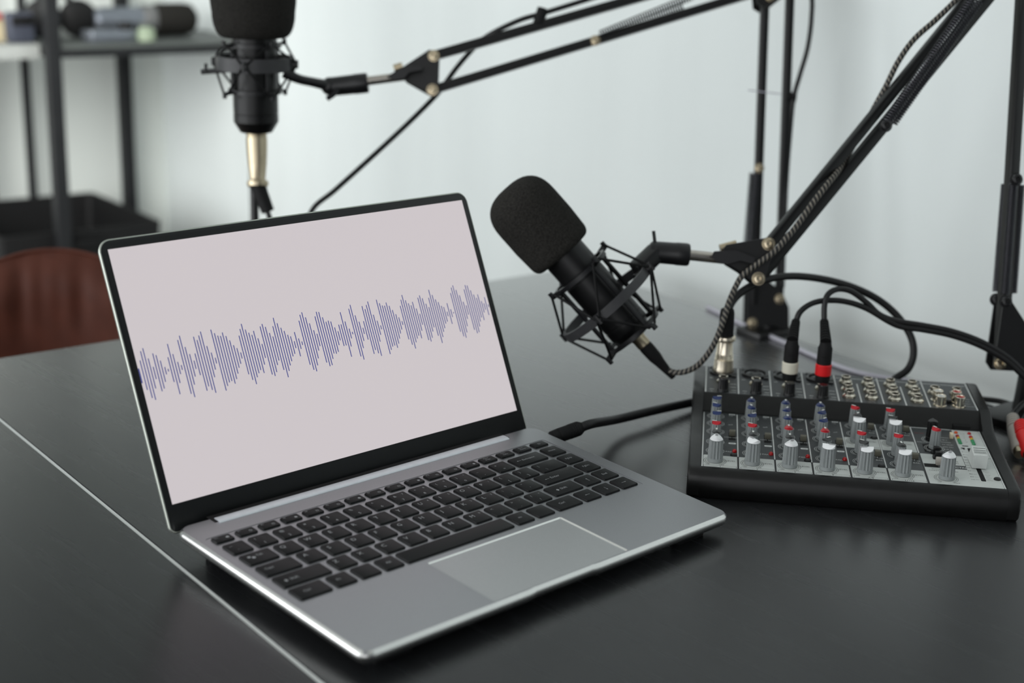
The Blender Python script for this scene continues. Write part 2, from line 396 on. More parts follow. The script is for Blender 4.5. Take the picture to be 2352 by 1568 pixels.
def outline(ins, n=8):
    pts = rrect(ins, ins, LW - ins, LDp - ins, (max(.5, 9 - ins),) * 2 + (max(.5, 10 - ins),) * 2, n)
    out = []
    for i, (x, y) in enumerate(pts):
        out.append((x, y))
        nx, ny = pts[(i + 1) % len(pts)]
        if abs(y - ins) < 1e-6 and abs(ny - ins) < 1e-6 and nx - x > 100:      # front edge: thumb scoop
            for t in (127, 130.5, 134, 160, 183, 186.5, 190): out.append((t, ins + (0, .25, 1.0, 1.0, 1.0, .25, 0)[(127, 130.5, 134, 160, 183, 186.5, 190).index(t)]))
    return out
base = MB()
prof = [(9, -10), (3.2, -9.2), (1.2, -7.4), (0.25, -5.4), (0, -4.2), (0, -2.1), (0.12, -1.85), (1.85, -0.12), (2.15, 0)]
base.loft([[(x, y, z) for x, y in outline(i)] for i, z in prof], cap1=False)
base_o = base.build('base_housing', [M['alu'], M['alu_side'], M['rubber']], lap, sharp=28)
# deck with real openings for the key well and the touchpad
bm = bmesh.new(); bm.from_mesh(base_o.data)
top = [v for v in bm.verts if abs(v.co.z) < 1e-7]
edges = [e for e in bm.edges if e.is_boundary and all(abs(v.co.z) < 1e-7 for v in e.verts)]
def hole(x0, y0, x1, y1, r, depth, floor):
    ps = rrect(x0, y0, x1, y1, r, 4)
    vt = [bm.verts.new((x * S, y * S, 0)) for x, y in ps]; vb = [bm.verts.new((x * S, y * S, -depth * S)) for x, y in ps]
    es = [bm.edges.new((vt[i], vt[(i + 1) % len(vt)])) for i in range(len(vt))]
    for i in range(len(vt)):
        j = (i + 1) % len(vt); bm.faces.new((vt[i], vt[j], vb[j], vb[i]))
    if floor: bm.faces.new(vb)
    return es
edges += hole(KX0, KY0, KX1, KY1, 2.5, 0.28, True)
edges += hole(PADX0, PADY0, PADX1, PADY1, 1.2, 1.4, True)
bmesh.ops.triangle_fill(bm, use_beauty=True, use_dissolve=False, edges=edges)
bmesh.ops.recalc_face_normals(bm, faces=bm.faces[:])
for e in bm.edges:
    if len(e.link_faces) == 2: e.smooth = e.calc_face_angle(0) < math.radians(30)
bm.to_mesh(base_o.data); bm.free()
for p in base_o.data.polygons:
    cx_, cy__, cz_ = p.center / S
    if cz_ < -0.02 and not (2.7 < cx_ < LW - 2.7 and 2.7 < cy__ < LDp - 2.7 and cz_ > -2): p.material_index = 1
# touchpad with its polished bevel
pd = MB(); i0 = 0.05
r1 = [(x, y, 0.02) for x, y in rrect(PADX0 + i0, PADY0 + i0, PADX1 - i0, PADY1 - i0, 1.2, 3)]
r2 = [(x, y, -0.75) for x, y in rrect(PADX0 + 1.0, PADY0 + 1.0, PADX1 - 1.0, PADY1 - 1.0, 0.9, 3)]
pd.loft([r1, r2], cap0=False, cap1=False, slot=1)
pd.poly([(x, y) for x, y, z in r2], -0.75, slot=0)
tag(pd.build('touchpad', [M['alu_pad'], M['bright_edge']], base_o, sharp=20), 'grey touchpad with a bright bevelled edge', None)
# feet
for x in (30, LW - 30):
    f = MB(); f.rbox(x - 14, 10, -16.0 - 10 * 0.037, x + 14, 18, -9.6, 2, .4); f.build('rubber_foot', M['rubber'], base_o)
    f = MB(); f.rbox(x - 14, 186, -22.9, x + 14, 194, -9.6, 2, .4); f.build('rubber_foot', M['rubber'], base_o)

def key(x0, y0, x1, y1, leg=()):
    k = MB(); k.rbox(x0, y0, -0.25, x1, y1, 0.95, 1.5, 0.22, n=3, taper=0.35)
    for s, fx, fy, size, al in leg:
        if s == 'UP' or s in ('LEFT', 'DOWN', 'RIGHT'):
            cx, cy = (x0 + x1) / 2, (y0 + y1) / 2; a = {'UP': PI / 2, 'LEFT': PI, 'DOWN': -PI / 2, 'RIGHT': 0}[s]
            T = Matrix.Translation((cx, cy, 0.985)) @ Matrix.Rotation(a, 4, 'Z')
            k.quad(-2.2, -.18, 1.4, .18, 0, T, 1); k.poly([(1.0, -.7), (2.4, 0), (1.0, .7)], 0, T, 1)
        elif s == 'BACK':
            T = Matrix.Translation((x0 + fx, y0 + fy, 0.985)); k.quad(.8, -.15, 4.2, .15, 0, T, 1); k.poly([(0, 0), (1.4, -.6), (1.4, .6)], 0, T, 1)
        elif s == 'SHIFT':
            T = Matrix.Translation((x0 + fx, y0 + fy, 0.985))
            k.poly([(0, 0), (1.4, 1.6), (2.8, 0), (2.1, 0), (2.1, -1.2), (.7, -1.2), (.7, 0)], 0, T, 1)
        elif s == 'DOT':
            k.arc(x0 + fx, y0 + fy, size / 2, size, 0, 2 * PI, 0.985, 10, 1)
        elif s == 'SQ':
            for q in ((0, 0, 2.0, .3), (0, 1.5, 2.0, 1.8), (0, 0, .3, 1.8), (1.7, 0, 2.0, 1.8)):
                k.quad(x0 + fx + q[0], y0 + fy + q[1], x0 + fx + q[2], y0 + fy + q[3], 0.985, None, 1)
        else: k.text(s, x0 + fx, y0 + fy, 0.985, size, 1, align=al)
    return k.build('keycap', [M['key'], M['legend']], base_o, sharp=40)
KP, KWd = 18.9, 15.3
def letter(x, y, c, sub=None): key(x, y, x + KWd, y + 15.4, [(c, 2.6, 8.4, 5.0, 'L')] + ([(sub, 11.4, 10.6, 2.8, 'L')] if sub else []))
def sym(x, y, a, b, w=KWd, sub=None): key(x, y, x + w, y + 15.4, [(a, 3.0, 9.6, 3.6, 'L'), (b, 5.6, 2.4, 3.6, 'L')] + ([(sub, 10.8, 10.6, 2.8, 'L')] if sub else []))
# function row
fn = ['Esc'] + ['F%d' % i for i in range(1, 13)] + ['Pause', 'PrtSc', 'Ins', 'PWR']
for i, s in enumerate(fn):
    x = 9.2 + 17.57 * i
    if s == 'PWR': lg = [('SQ', 6, 3.4, 1, 'L')]
    elif s == 'Esc': lg = [('Esc', 1.8, 5.6, 2.0, 'L'), ('DOT', 10.4, 4.4, 1.2, 'L')]
    elif s in ('Pause', 'PrtSc', 'Ins'): lg = [({'Pause': 'Pause', 'PrtSc': 'PrtSc', 'Ins': 'Insert'}[s], 4.2, 5.6, 2.0, 'L'), ({'Pause': 'Break', 'PrtSc': 'SysRq', 'Ins': 'Delete'}[s], 4.2, 3.0, 2.0, 'L')]
    else: lg = [(s, 2.0, 5.8, 1.9, 'L'), ('DOT', 10.2, 3.6, 1.1, 'L') if i % 3 == 0 else ('SQ', 9, 2.8, 1, 'L')]
    key(x, 167.1, x + 14.0, 175.7, lg)
# number row
for i, (a, b, sb) in enumerate([('~', '`', None), ('!', '1', None), ('@', '2', None), ('#', '3', None), ('$', '4', None), ('%', '5', None), ('^', '6', None), ('&', '7', '7'), ('*', '8', '8'), ('(', '9', '9'), (')', '0', '*'), ('_', '-', None), ('+', '=', None)]):
    sym(9.4 + KP * i, 147.2, a, b, sub=sb)
key(255.1, 147.2, 285.3, 162.2, [('BACK', 4, 8, 1, 'L'), ('Backspace', 9.4, 6.9, 3.0, 'L')]); key(289.3, 147.8, 304.8, 163.2, [('Home', 3.6, 7.6, 2.8, 'L')])
# Q row
key(9.5, 128.5, 31.8, 143.6, [('DOT', 5.0, 9.8, 1.2, 'L'), ('DOT', 7.4, 8.0, 1.3, 'L'), ('Tab', 10.0, 8.6, 3.2, 'L')])
for i, c in enumerate('QWERTYUIOP'): letter(35.1 + KP * i, 128.3, c, {'U': '4', 'I': '5', 'O': '6', 'P': '/'}.get(c))
sym(35.1 + KP * 10, 128.3, '{', '['); sym(35.1 + KP * 11, 128.3, '}', ']'); sym(262.0, 128.3, '|', '\\', 24.2); key(289.3, 129.2, 304.8, 144.6, [('PgUp', 3.6, 7.6, 3.0, 'L')])
# A row
key(9.4, 109.9, 36.4, 125.0, [('Caps', 4, 8, 3.2, 'L')])
for i, c in enumerate('ASDFGHJKL'): letter(40.2 + KP * i, 110.3, c, {'J': '1', 'K': '2', 'L': '3'}.get(c))
sym(40.2 + KP * 9, 110.3, ':', ';'); sym(40.2 + KP * 10, 110.3, '"', "'"); key(248.2, 111.0, 286.4, 126.4, [('BACK', 4.6, 7.2, 1, 'L'), ('Enter', 10.2, 6.2, 4.0, 'L')]); key(289.3, 111.0, 304.8, 126.4, [('PgDn', 3.6, 7.6, 3.0, 'L')])
# Z row
key(9.6, 91.7, 45.8, 107.0, [('SHIFT', 4.6, 7.0, 1, 'L'), ('Shift', 8.8, 6.2, 3.6, 'L')])
for i, c in enumerate('ZXCVBNM'): letter(50.5 + KP * i, 91.8, c, {'M': '0'}.get(c))
sym(50.5 + KP * 7, 91.8, '<', ','); sym(50.5 + KP * 8, 91.8, '>', '.', sub='.'); sym(50.5 + KP * 9, 91.8, '?', '/', sub='+')
key(240.1, 92.6, 267.6, 107.6, [('SHIFT', 6.2, 7.0, 1, 'L'), ('Shift', 10.4, 6.2, 3.6, 'L')]); key(271.0, 92.6, 286.2, 107.8, [('UP', 0, 0, 0, 'L')]); key(289.3, 92.7, 304.9, 108.4, [('End', 5, 7, 3.2, 'L')])
# bottom row
key(9.0, 73.1, 32.8, 88.6, [('Ctrl', 7, 7, 3.2, 'L')]); key(36.4, 73.3, 51.6, 88.6, [('Fn', 4, 7, 3.2, 'L')]); key(55.0, 73.3, 70.2, 88.6); key(73.6, 73.3, 88.2, 88.6, [('Alt', 5, 7, 3.2, 'L')])
key(91.0, 73.5, 182.6, 88.6); key(186.4, 73.7, 201.8, 88.8, [('Alt', 6, 7, 2.6, 'L')]); key(205.5, 73.7, 220.9, 88.8); key(225.0, 73.7, 248.2, 89.2, [('Ctrl', 6.4, 7, 3.4, 'L')])
key(251.7, 73.7, 267.0, 89.2, [('LEFT', 0, 0, 0, 'L')]); key(270.6, 73.7, 286.0, 89.2, [('DOWN', 0, 0, 0, 'L')]); key(289.2, 73.7, 304.8, 89.4, [('RIGHT', 0, 0, 0, 'L')])

# ---- lid: frame with its origin at the display's lower edge, x right, y up the lid, z out of the screen
lidT = Matrix.Translation((0, 216.98, 10.32)) @ Matrix.Rotation(LID, 4, 'X')
lid = MB(T=lidT)
def lo(i, r=9.0): return rrect(i, -19.0 + i, LW - i, 181.0 - i, (max(.4, 5 - i), max(.4, 5 - i), max(.5, r - i), max(.5, r - i)), 8)
lid.loft([[(x, y, z) for x, y in lo(i)] for i, z in ((5, -6.0), (2.2, -5.3), (.6, -3.6), (0, -1.9), (0, -0.7), (.25, -0.25), (.7, 0.0), (1.15, -0.1))])
lid_o = lid.build('lid', [M['lid_edge']], lap, sharp=60)
bz = MB(T=lidT); bz.loft([[(x, y, z) for x, y in lo(i)] for i, z in ((1.0, -0.6), (1.0, .0), (1.3, .22))]); bz.build('screen_bezel', M['bezel'], lid_o, sharp=50)
WAVE = [97.6, 103.5, 105.2, 97.8, 91.7, 100.5, 99.0, 94.8, 90.0, 88.4, 96.0, 104.9, 97.5, 91.7, 89.1, 106.2, 108.9, 100.6, 95.3, 90.3, 95.0, 106.4, 103.7, 106.6, 109.0, 98.4, 93.4, 89.4, 109.0, 106.1, 104.0, 103.4, 105.6, 102.7, 99.2, 95.4, 92.9, 89.5, 101.2, 105.6, 109.0, 104.5, 101.9, 100.0, 102.5, 96.8, 92.3, 104.7, 106.2, 103.7, 98.9, 96.0, 103.2, 109.0, 104.7, 101.0, 98.3, 95.1, 93.6, 89.7, 96.1, 91.0, 88.4, 103.5, 107.6, 109.1, 105.0, 100.2, 94.7, 91.7, 104.4, 107.5, 107.0, 102.7, 99.0, 99.5, 98.5, 93.7, 90.5, 95.1, 95.0, 103.9, 96.5, 90.7, 87.9, 105.2, 107.9, 99.5, 94.3, 89.3, 94.0, 105.3, 102.7, 105.6, 107.9, 97.3, 92.3, 88.4, 108.0, 105.0, 102.9, 102.4, 104.5, 101.6, 98.0, 94.4, 91.6, 88.3, 100.0, 104.5, 107.9, 103.4, 100.7, 98.8, 101.2, 95.6, 91.1, 103.6, 105.1, 102.5, 97.8, 94.8, 101.9, 108.0, 103.6, 99.7, 97.2, 93.8, 92.5, 88.5, 95.0, 89.8, 87.2, 102.3, 106.4, 107.9, 103.9, 99.2, 93.6, 90.4, 103.1, 106.3, 105.7, 101.4, 97.6, 94.6, 97.1, 91.2, 89.2, 93.9, 87.6]
X0 = (LW - 309.4) / 2
s = MB(T=lidT); s.quad(X0, 0, X0 + 309.4, 174.0, .30)
s.quad(X0, 82.5, X0 + .9, 92.5, .36, slot=1)
for i, h in enumerate(WAVE):
    c = 87.5 - i / 150.0; x = X0 + 2.86 + 2.0373 * i; hh = h - c
    s.quad(x - .36, c - hh, x + .36, c + hh, .36, slot=1)
tag(s.build('screen', [M['screen'], M['wave']], lid_o), 'lit pinkish screen with a blue sound wave', None)
hg = MB(); hg.loft([[(x, y, z) for y, z in ((193.4, -2.2), (193.2, 0.1), (193.8, 0.8), (195.0, 1.25), (199.0, 1.3), (200.8, .9), (201.4, -2.2))] for x in (28.0, 286.5)]); hg.build('hinge_cover', M['hinge'], lid_o, sharp=50)
hb = MB(); hb.box(25.5, 196.0, -.5, 289, 206.5, 0.24); hb.build('hinge_gap', M['rubber'], lid_o)
# ------------------------------------------------------------------ audio mixer: x along its front, y to the back, z off the sloped control plate
EX = Vector((0.6352138494741947, -0.7723363033265853, 0.0)); EY = Vector((0.7721951028218369, 0.6350977180483086, 0.01912097559759662)); EN = Vector((-0.014767823609045619, -0.01214590851505149, 0.9998171774340527))
MO = Vector((360.06220176845346, 61.98464505624312, 7.173353011016648))
MR = Matrix((EX, EY, EN)).transposed()
mix = thing('audio_mixer', V(*MO), 'black audio mixing desk with grey knobs, on the table right of the laptop', 'audio mixer', R=MR)
def MP(x, y, h): return V(*(MO + EX * x + EY * y + EN * h))
def bot(y): return -23.1 - y * 0.0191
HP = 12.5
body = MB()
cen = [(-5.5, bot(0)), (-7.5, bot(0) + 2), (-8.6, -13), (-7.8, -6.5), (-5.6, -2.6), (-2.6, -0.7), (-0.4, 0.0), (119, 0.0), (122.5, 0.4), (133.2, 12.2), (134, HP), (202.5, HP), (205.5, 11.6), (208.5, 6), (209.5, -8), (208, bot(208))]
body.loft([[(x, y, z) for y, z in cen] for x in (-1, 222)])
body_o = body.build('mixer_shell', M['mixer_body'], mix, sharp=38)
for x0, x1, nm in ((-9.6, -0.6, 'side_cheek'), (221.6, 230.6, 'side_cheek')):
    ck = MB(); s_ = [(-4.5, bot(0)), (-7.6, bot(0) + 2.5), (-8.9, -13), (-8.0, -6.2), (-5.6, -2.0), (-2.4, -0.1), (2, .7), (60, 1.0), (100, 1.9), (112, 3.8), (121, 7.4), (128, 11.0), (134, 13.0), (142, 13.4), (200, 13.4), (206, 12.2), (210, 6.5), (211, -8), (209.5, bot(209))]
    cy = 100; cz = -6
    def sh(k, x): return [(x, cy + (y - cy) * (1 - k / 100), cz + (z - cz) * (1 - k / 14)) if k else (x, y, z) for y, z in s_]
    left = x0 < 0
    if left: ck.loft([sh(1.3, x0), sh(.35, x0 + .9), sh(0, x0 + 2.4), sh(0, x1)])
    else: ck.loft([sh(0, x0), sh(0, x1 - 2.4), sh(.35, x1 - .9), sh(1.3, x1)])
    ck.build('side_cheek', M['mixer_body'], body_o, sharp=30)
for x in (14, 206):
    for y in (6, 194):
        f = MB(); f.lathe([(5, bot(y) - .25), (5.4, bot(y) + .6)], 16, Matrix.Translation((x, y, 0))); f.build('rubber_foot', M['rubber'], body_o)
# control plate with its printing
PM = [M['mixer_panel'], M['print_light'], M['print_white'], M['print_black'], M['print_red'], M['rubber']]
cp = MB(); SP = 27.6
cp.box(0.2, -0.3, -0.5, 220.8, 119.4, 0.06, slot=0)
def lines(segs, w, h, slot):
    for x0, y0, x1, y1 in segs:
        if x0 == x1: cp.quad(x0 - w / 2, y0, x0 + w / 2, y1, h, slot=slot)
        else: cp.quad(x0, y0 - w / 2, x1, y0 + w / 2, h, slot=slot)
for x in (0.8, 220.2): lines([(x, -.2, x, 119)], 0.9, .10, 2)
for i in range(1, 6):
    a = 118 if i < 6 else 118
    lines([(SP * i, 24.2, SP * i, a)], .8, .10, 2)
    lines([(SP * i, -.3, SP * i, 24)], .8, .12, 3)
lines([(166, 61, 166, 118)], .9, .10, 2); lines([(166, 118, 198, 118)], .9, .10, 2)
def light(x0, y0, x1, y1, r=1.0): cp.poly(rrect(x0, y0, x1, y1, r, 4), .09, slot=1)
def knob_scale(x, y, r, slot, h=.13):
    cp.arc(x, y, r, .28, math.radians(-60), math.radians(240), h, 22, slot); cp.arc(x, y, r + 1.25, .28, math.radians(-60), math.radians(240), h, 22, slot)
KX = 10.3
for i in range(6):
    x0 = SP * i
    light(x0 + (1.6 if i == 0 else .7), -.1, x0 + SP - .7, 23.7)
    knob_scale(x0 + KX, 12.2, 7.2, 3)
    cp.text('LEVEL', x0 + 18.2, 13.2, .13, 2.6, 3, sx=1.15); cp.text('-oo', x0 + 2.6, 4.2, .13, 2.2, 3, sx=1.2); cp.text('+15', x0 + 13.0, 4.2, .13, 2.2, 3, sx=1.2)
    T = None
    for q in ((x0 + 1.7, .6, x0 + 12.6, .85), (x0 + 15.4, .6, x0 + 26.4, .85), (x0 + 1.7, 3.3, x0 + 26.4, 3.55), (x0 + 1.7, .6, x0 + 1.95, 3.4), (x0 + 26.15, .6, x0 + 26.4, 3.4)): cp.quad(*q, .13, slot=3)
    cp.text(['1', '2', '3', '4', '7/8', '11/12'][i], x0 + 14.0, .9, .14, 2.6, 3, align='C', sx=1.25, bold=.01)
for i in range(4):
    x0 = SP * i
    for y in (111.5, 93.8, 75.3, 52.6, 33.2): knob_scale(x0 + KX, y, 5.6, 2)
    cp.poly(rrect(x0 + 21.0, 116.2, x0 + 26, 118.4, .5, 3), .12, slot=2); cp.text('EQ', x0 + 22.0, 116.5, .14, 1.9, 0, sx=1.3)
    cp.text('+15', x0 + 20.8, 113.0, .13, 2.0, 2); cp.text('AMP', x0 + 20.5, 92.0, .13, 2.0, 2, rot=.25)
    cp.text('LOW CUT', x0 + 17.2, 63.6, .13, 2.3, 2, sx=1.05); cp.poly(rrect(x0 + 20.4, 50.0, x0 + 26.4, 53.0, 1.4, 4), .12, slot=2)
    cp.text('FX', x0 + 22.0, 50.6, .14, 2.0, 0, sx=1.2); cp.text('PAN', x0 + 18.2, 32.4, .13, 2.6, 2, sx=1.15)
    cp.quad(x0 + 20.6, 58.4, x0 + 26.0, 75.6, .10, slot=5)
for i in (4, 5):
    x0 = SP * i
    light(x0 + .7, 61.4, x0 + SP - .7, 84.2)
    for y in (110.5, 93): knob_scale(x0 + KX, y, 5.6, 2)
    for y in (52.6, 33.2): knob_scale(x0 + KX, y, 5.6, 2)
    knob_scale(x0 + KX, 75.9, 7.2, 3)
    cp.text('LEVEL', x0 + 18.2, 76.6, .13, 2.4, 3, sx=1.1); cp.text('+4', x0 + 20.2, 44.0, .13, 2.4, 2, sx=1.2); cp.text('/-10', x0 + 22.2, 42.2, .13, 2.4, 2, sx=1.2); cp.text('BAL', x0 + 21.0, 38.0, .13, 2.4, 2, sx=1.3)
    cp.text('+4', x0 + 20.2, 103.0, .13, 2.2, 2, sx=1.2); cp.text('/-10', x0 + 22.2, 101.2, .13, 2.2, 2, sx=1.2); cp.text('BAL', x0 + 21.0, 97.2, .13, 2.2, 2, sx=1.3)
    for q in ((x0 + 1.7, 62.2, x0 + 26.4, 62.45), (x0 + 1.7, 65.0, x0 + 26.4, 65.25)): cp.quad(*q, .13, slot=3)
# main section
light(166.6, -.1, 219.5, 60.2); light(198.4, 58, 219.5, 118.6)
lines([(165.8, -.3, 165.8, 60)], .8, .12, 3)
cp.quad(166.8, 32.2, 198.0, 39.8, .11, slot=0); cp.text('CTRL', 189.5, 34.6, .14, 3.2, 2, sx=1.2, bold=.01); cp.quad(167.2, 33.0, 177.0, 39.2, .13, slot=5)
for q in ((187, 59.0, 198, 59.3), (197.8, 40, 198.1, 59.3)): cp.quad(*q, .13, slot=3)
cp.text('TAPE', 187.6, 55.4, .13, 2.4, 3, sx=1.1); cp.text('2', 190.2, 52.4, .13, 2.4, 3); cp.text('TAPE', 187.6, 46.6, .13, 2.4, 3, sx=1.1); cp.text('CTRL', 187.6, 43.2, .13, 2.4, 3, sx=1.1)
cp.text('PHONES', 171.5, 28.4, .13, 2.4, 3, sx=1.1); cp.text('CONTROL ROOM', 169.0, 25.4, .13, 2.4, 3, sx=1.1)
knob_scale(179.7, 12.0, 7.4, 3); cp.text('-oo', 172.0, 3.2, .13, 2.2, 3); cp.text('MAX', 184.0, 3.2, .13, 2.2, 3)
knob_scale(179.2, 73.4, 6.3, 2); knob_scale(179.2, 92.0, 6.0, 2)
cp.quad(171.0, 64.0, 184.6, 81.0, .10, slot=5); cp.text('+20', 172.6, 66.0, .13, 2.4, 2); cp.text('PHONES', 167.5, 84.6, .13, 2.2, 2, sx=1.15); cp.text('FX TO', 168.0, 104.4, .13, 2.2, 4, sx=1.15)
for k, t in enumerate(('PHANTOM', '+48 V', 'POWER', 'FX SEND', 'MIX ON', 'SUB 1', 'MAIN L')): cp.text(t, 186.4, 98 - 5.2 * k, .13, 2.0, 2, sx=1.1)
for k, t in enumerate(('CLIP', '+6', '0', '-6', '-20', '')): cp.text(t, 206.2, 110 - 4.6 * k, .13, 1.9, 3, align='C')
cp.poly(rrect(201.6, 82.2, 206.6, 84.2, .9, 4), .12, slot=3)
cp.poly(rrect(204.9, 11.5, 208.5, 79, .8, 3), .12, slot=5)
for k, t in enumerate(('10', '5', '0', '5', '10', '15', '20', '25', '30', '40', '60', 'oo')):
    y = 76.0 - (0, 6, 12, 17.5, 23, 28.5, 34, 39, 45, 51.5, 57, 62)[k]
    cp.text(t, 200.6, y - .8, .13, 2.3, 3, align='R', sx=1.2); cp.quad(201.2, y - .12, 204.2, y + .12, .13, slot=3); cp.quad(209.2, y - .12, 213.6, y + .12, .13, slot=3)
    if k < 11: cp.quad(210.0, y - 2.7, 212.6, y - 2.5, .13, slot=3)
cp.poly([(199.8, 79.2), (203.2, 79.2), (202.2, 74.2)], .14, slot=5); cp.poly([(213.0, 79.2), (216.4, 79.2), (216.4, 74.2)], .14, slot=5)
cp_o = tag(cp.build('control_plate', PM, mix), 'control plate printed with channel strips', None)

# knobs: fluted skirts with a roof-shaped coloured cap and a pointer line
def knob(R0, R1, H, hc, capm, ptrm, skirt, flutes=12):
    b = MB(); n = flutes * 4
    def ring(r, z, fl): return [((r - fl * (0.5 - 0.5 * math.cos(flutes * 2 * PI * k / n)) ** 0.6) * math.cos(2 * PI * k / n), (r - fl * (0.5 - 0.5 * math.cos(flutes * 2 * PI * k / n)) ** 0.6) * math.sin(2 * PI * k / n), z) for k in range(n)]
    f = R0 * .17
    z1 = H * .17
    b.loft([ring(R0, 0.35, 0), ring(R0, z1, 0), ring(R0 * .99, z1 + .35, f), ring(R1 * 1.005, H - .5, f * .9), ring(R1, H - .2, 0), ring(R1 * .96, H, 0)])
    ko = b.build('knob', skirt, mix, sharp=28)
    # the ridge wall and cap
    c = MB(); Rc = R1 * .93; nr, na = 6, 36
    def zc(x, y): return H + .05 + hc * (1 - min(1, abs(x) / Rc) ** 1.35)
    rings = []
    rings.append([(Rc * 1.0 * math.cos(2 * PI * k / na), Rc * math.sin(2 * PI * k / na), H - .3) for k in range(na)])
    for j in range(nr, 0, -1):
        r = Rc * j / nr; rings.append([(r * math.cos(2 * PI * k / na), r * math.sin(2 * PI * k / na), zc(r * math.cos(2 * PI * k / na), r * math.sin(2 * PI * k / na))) for k in range(na)])
    c.loft(rings, cap0=False, cap1=True)
    co = c.build('knob_cap', capm, ko, sharp=40)
    p = MB(); w = Rc * .21
    p.add([(-w, .0 * Rc, zc(0, 0) + .12), (w, .0 * Rc, zc(0, 0) + .12), (w, Rc * 1.03, zc(0, 0) + .12), (-w, Rc * 1.03, zc(0, 0) + .12), (-w, Rc * 1.10, H - .8), (w, Rc * 1.10, H - .8), (-w, R0 * 1.0, H * .2), (w, R0 * 1.0, H * .2)], [(0, 1, 2, 3), (3, 2, 5, 4), (4, 5, 7, 6)])
    p.build('pointer', ptrm, ko)
    return ko
small_blue = knob(4.3, 3.75, 15.2, 2.0, M['cap_blue'], M['pointer'], M['knob_grey'])
small_red = knob(4.3, 3.75, 15.2, 2.0, M['cap_red'], M['pointer'], M['knob_grey'])
small_grey = knob(4.3, 3.75, 15.2, 2.0, M['cap_grey'], M['pointer'], M['knob_grey'])
big_white = knob(5.8, 5.2, 17.6, 2.6, M['cap_white'], M['pointer_grey'], M['knob_grey'], 14)
used = set()
def place(src, x, y, ang):
    a = math.radians(-ang); l = (x * S, y * S, 0.0001)
    if src.name not in used:
        used.add(src.name); src.location = l; src.rotation_euler = (0, 0, a)
    else: inst(src, mix, l, a)
ANG = [(75, -60, 80, -80, 0, 0), (5, -15, 55, -70, 0, -40), (0, 15, 0, 0, 0, 20), (0, 30, 38, 0, 45, 100)]
for i, aa in enumerate(ANG):
    for y, a, k in zip((111.5, 93.8, 75.3, 52.6, 33.2, 12.2), aa, (small_blue, small_blue, small_blue, small_red, small_grey, big_white)): place(k, SP * i + KX, y, a)
ANG2 = [(-50, 20, -75, -60, -60, -100), (-80, -75, -80, -65, -5, -90)]
for i, aa in enumerate(ANG2):
    for y, a, k in zip((110.8, 93.2, 75.9, 52.6, 33.2, 12.2), aa, (small_red, small_grey, big_white, small_red, small_grey, big_white)): place(k, SP * (i + 4) + KX, y, a)
place(small_red, 179.2, 73.4, -35); place(big_white, 179.9, 12.0, 22)
kb = knob(4.4, 3.9, 15.6, 1.0, M['knob_dark'], M['knob_dark'], M['knob_dark']); kb.location = (179.2 * S, 92.0 * S, 0.0001); kb['label'] = 'glossy black knob'

def button(x, y, h=4.2, src=[None]):
    if src[0] is None:
        b = MB(); b.rbox(-2.35, -2.0, 0, 2.35, 2.0, h, .4, .25); src[0] = b.build('push_button', M['button'], mix)
        src[0].location = (x * S, y * S, 0.0001)
    else: inst(src[0], mix, (x * S, y * S, 0.0001))
for i in range(4): button(SP * i + 23.4, 69.5 if i % 2 == 0 else 68.2)
for x, y in ((133.9, 107.6), (161.6, 107.6), (133.9, 48.6), (161.6, 48.4)): button(x, y)
def led(name, m, spots, r=1.5, h=1.6):
    b = MB(); b.lathe([(r, 0), (r, h * .35), (r * .8, h * .75), (r * .4, h * .97), (.02, h)], 14); o = b.build(name, m, mix)
    for k, (x, y) in enumerate(spots):
        if k == 0: o.location = (x * S, y * S, 0.0001)
        else: inst(o, mix, (x * S, y * S, 0.0001))
led('clip_light', M['led_red'], [(SP * i + 25.0, 33.6) for i in range(4)], 1.75, 2.4)
led('meter_light', M['led_red'], [(211.4, 111.4), (201.1, 103.8), (211.4, 103.8)], 1.5)
led('meter_light', M['led_orange'], [(201.1, 111.4)], 1.5)
led('meter_light', M['led_yellow'], [(201.1, 99.2), (211.4, 99.2)], 1.4)
led('meter_light', M['led_green'], [(x, y) for x in (201.1, 211.4) for y in (95.2, 91.6, 88.0)], 1.5)
led('screw', M['knob_dark'], [(24.4, 26.2), (79.8, 26.6), (134.3, 85.8), (134.4, 26.4), (217.2, 17.2), (216.6, 77.5)], 2.7, 1.7)
b = MB(); b.rbox(194.5, 97.4, 0, 197.2, 102.8, 4.0, .6, .3); b.build('slide_switch', M['ivory'], mix)
for y in (62.4, 52.0):
    b = MB(); b.rbox(175.2, y - 2.6, 0, 181.6, y + 2.6, 2.2, .4, .2); b.rbox(176.8, y - 1.9, 2.0, 181.6, y + 1.9, 5.6, .5, .3); b.build('push_button', M['knob_dark'], mix)
b = MB(); b.rbox(175.6, 37.2, 0, 181.0, 41.6, 5.6, .8, .4); b.build('push_button', M['plug_grey'], mix)
b = MB(); b.loft([[(x, y, z) for x in (199.6, 213.0)][:1] + [(213.0, y, z)] for y, z in ((0, 0),)] * 2, cap0=False, cap1=False)
b = MB(); b.loft([[(x, 118.6, .15), (x, 118.8, 3.6), (x, 124.4, 3.8), (x, 124.4, .2)] for x in (200.0, 213.2)]); b.build('meter_hood', M['rubber'], mix)
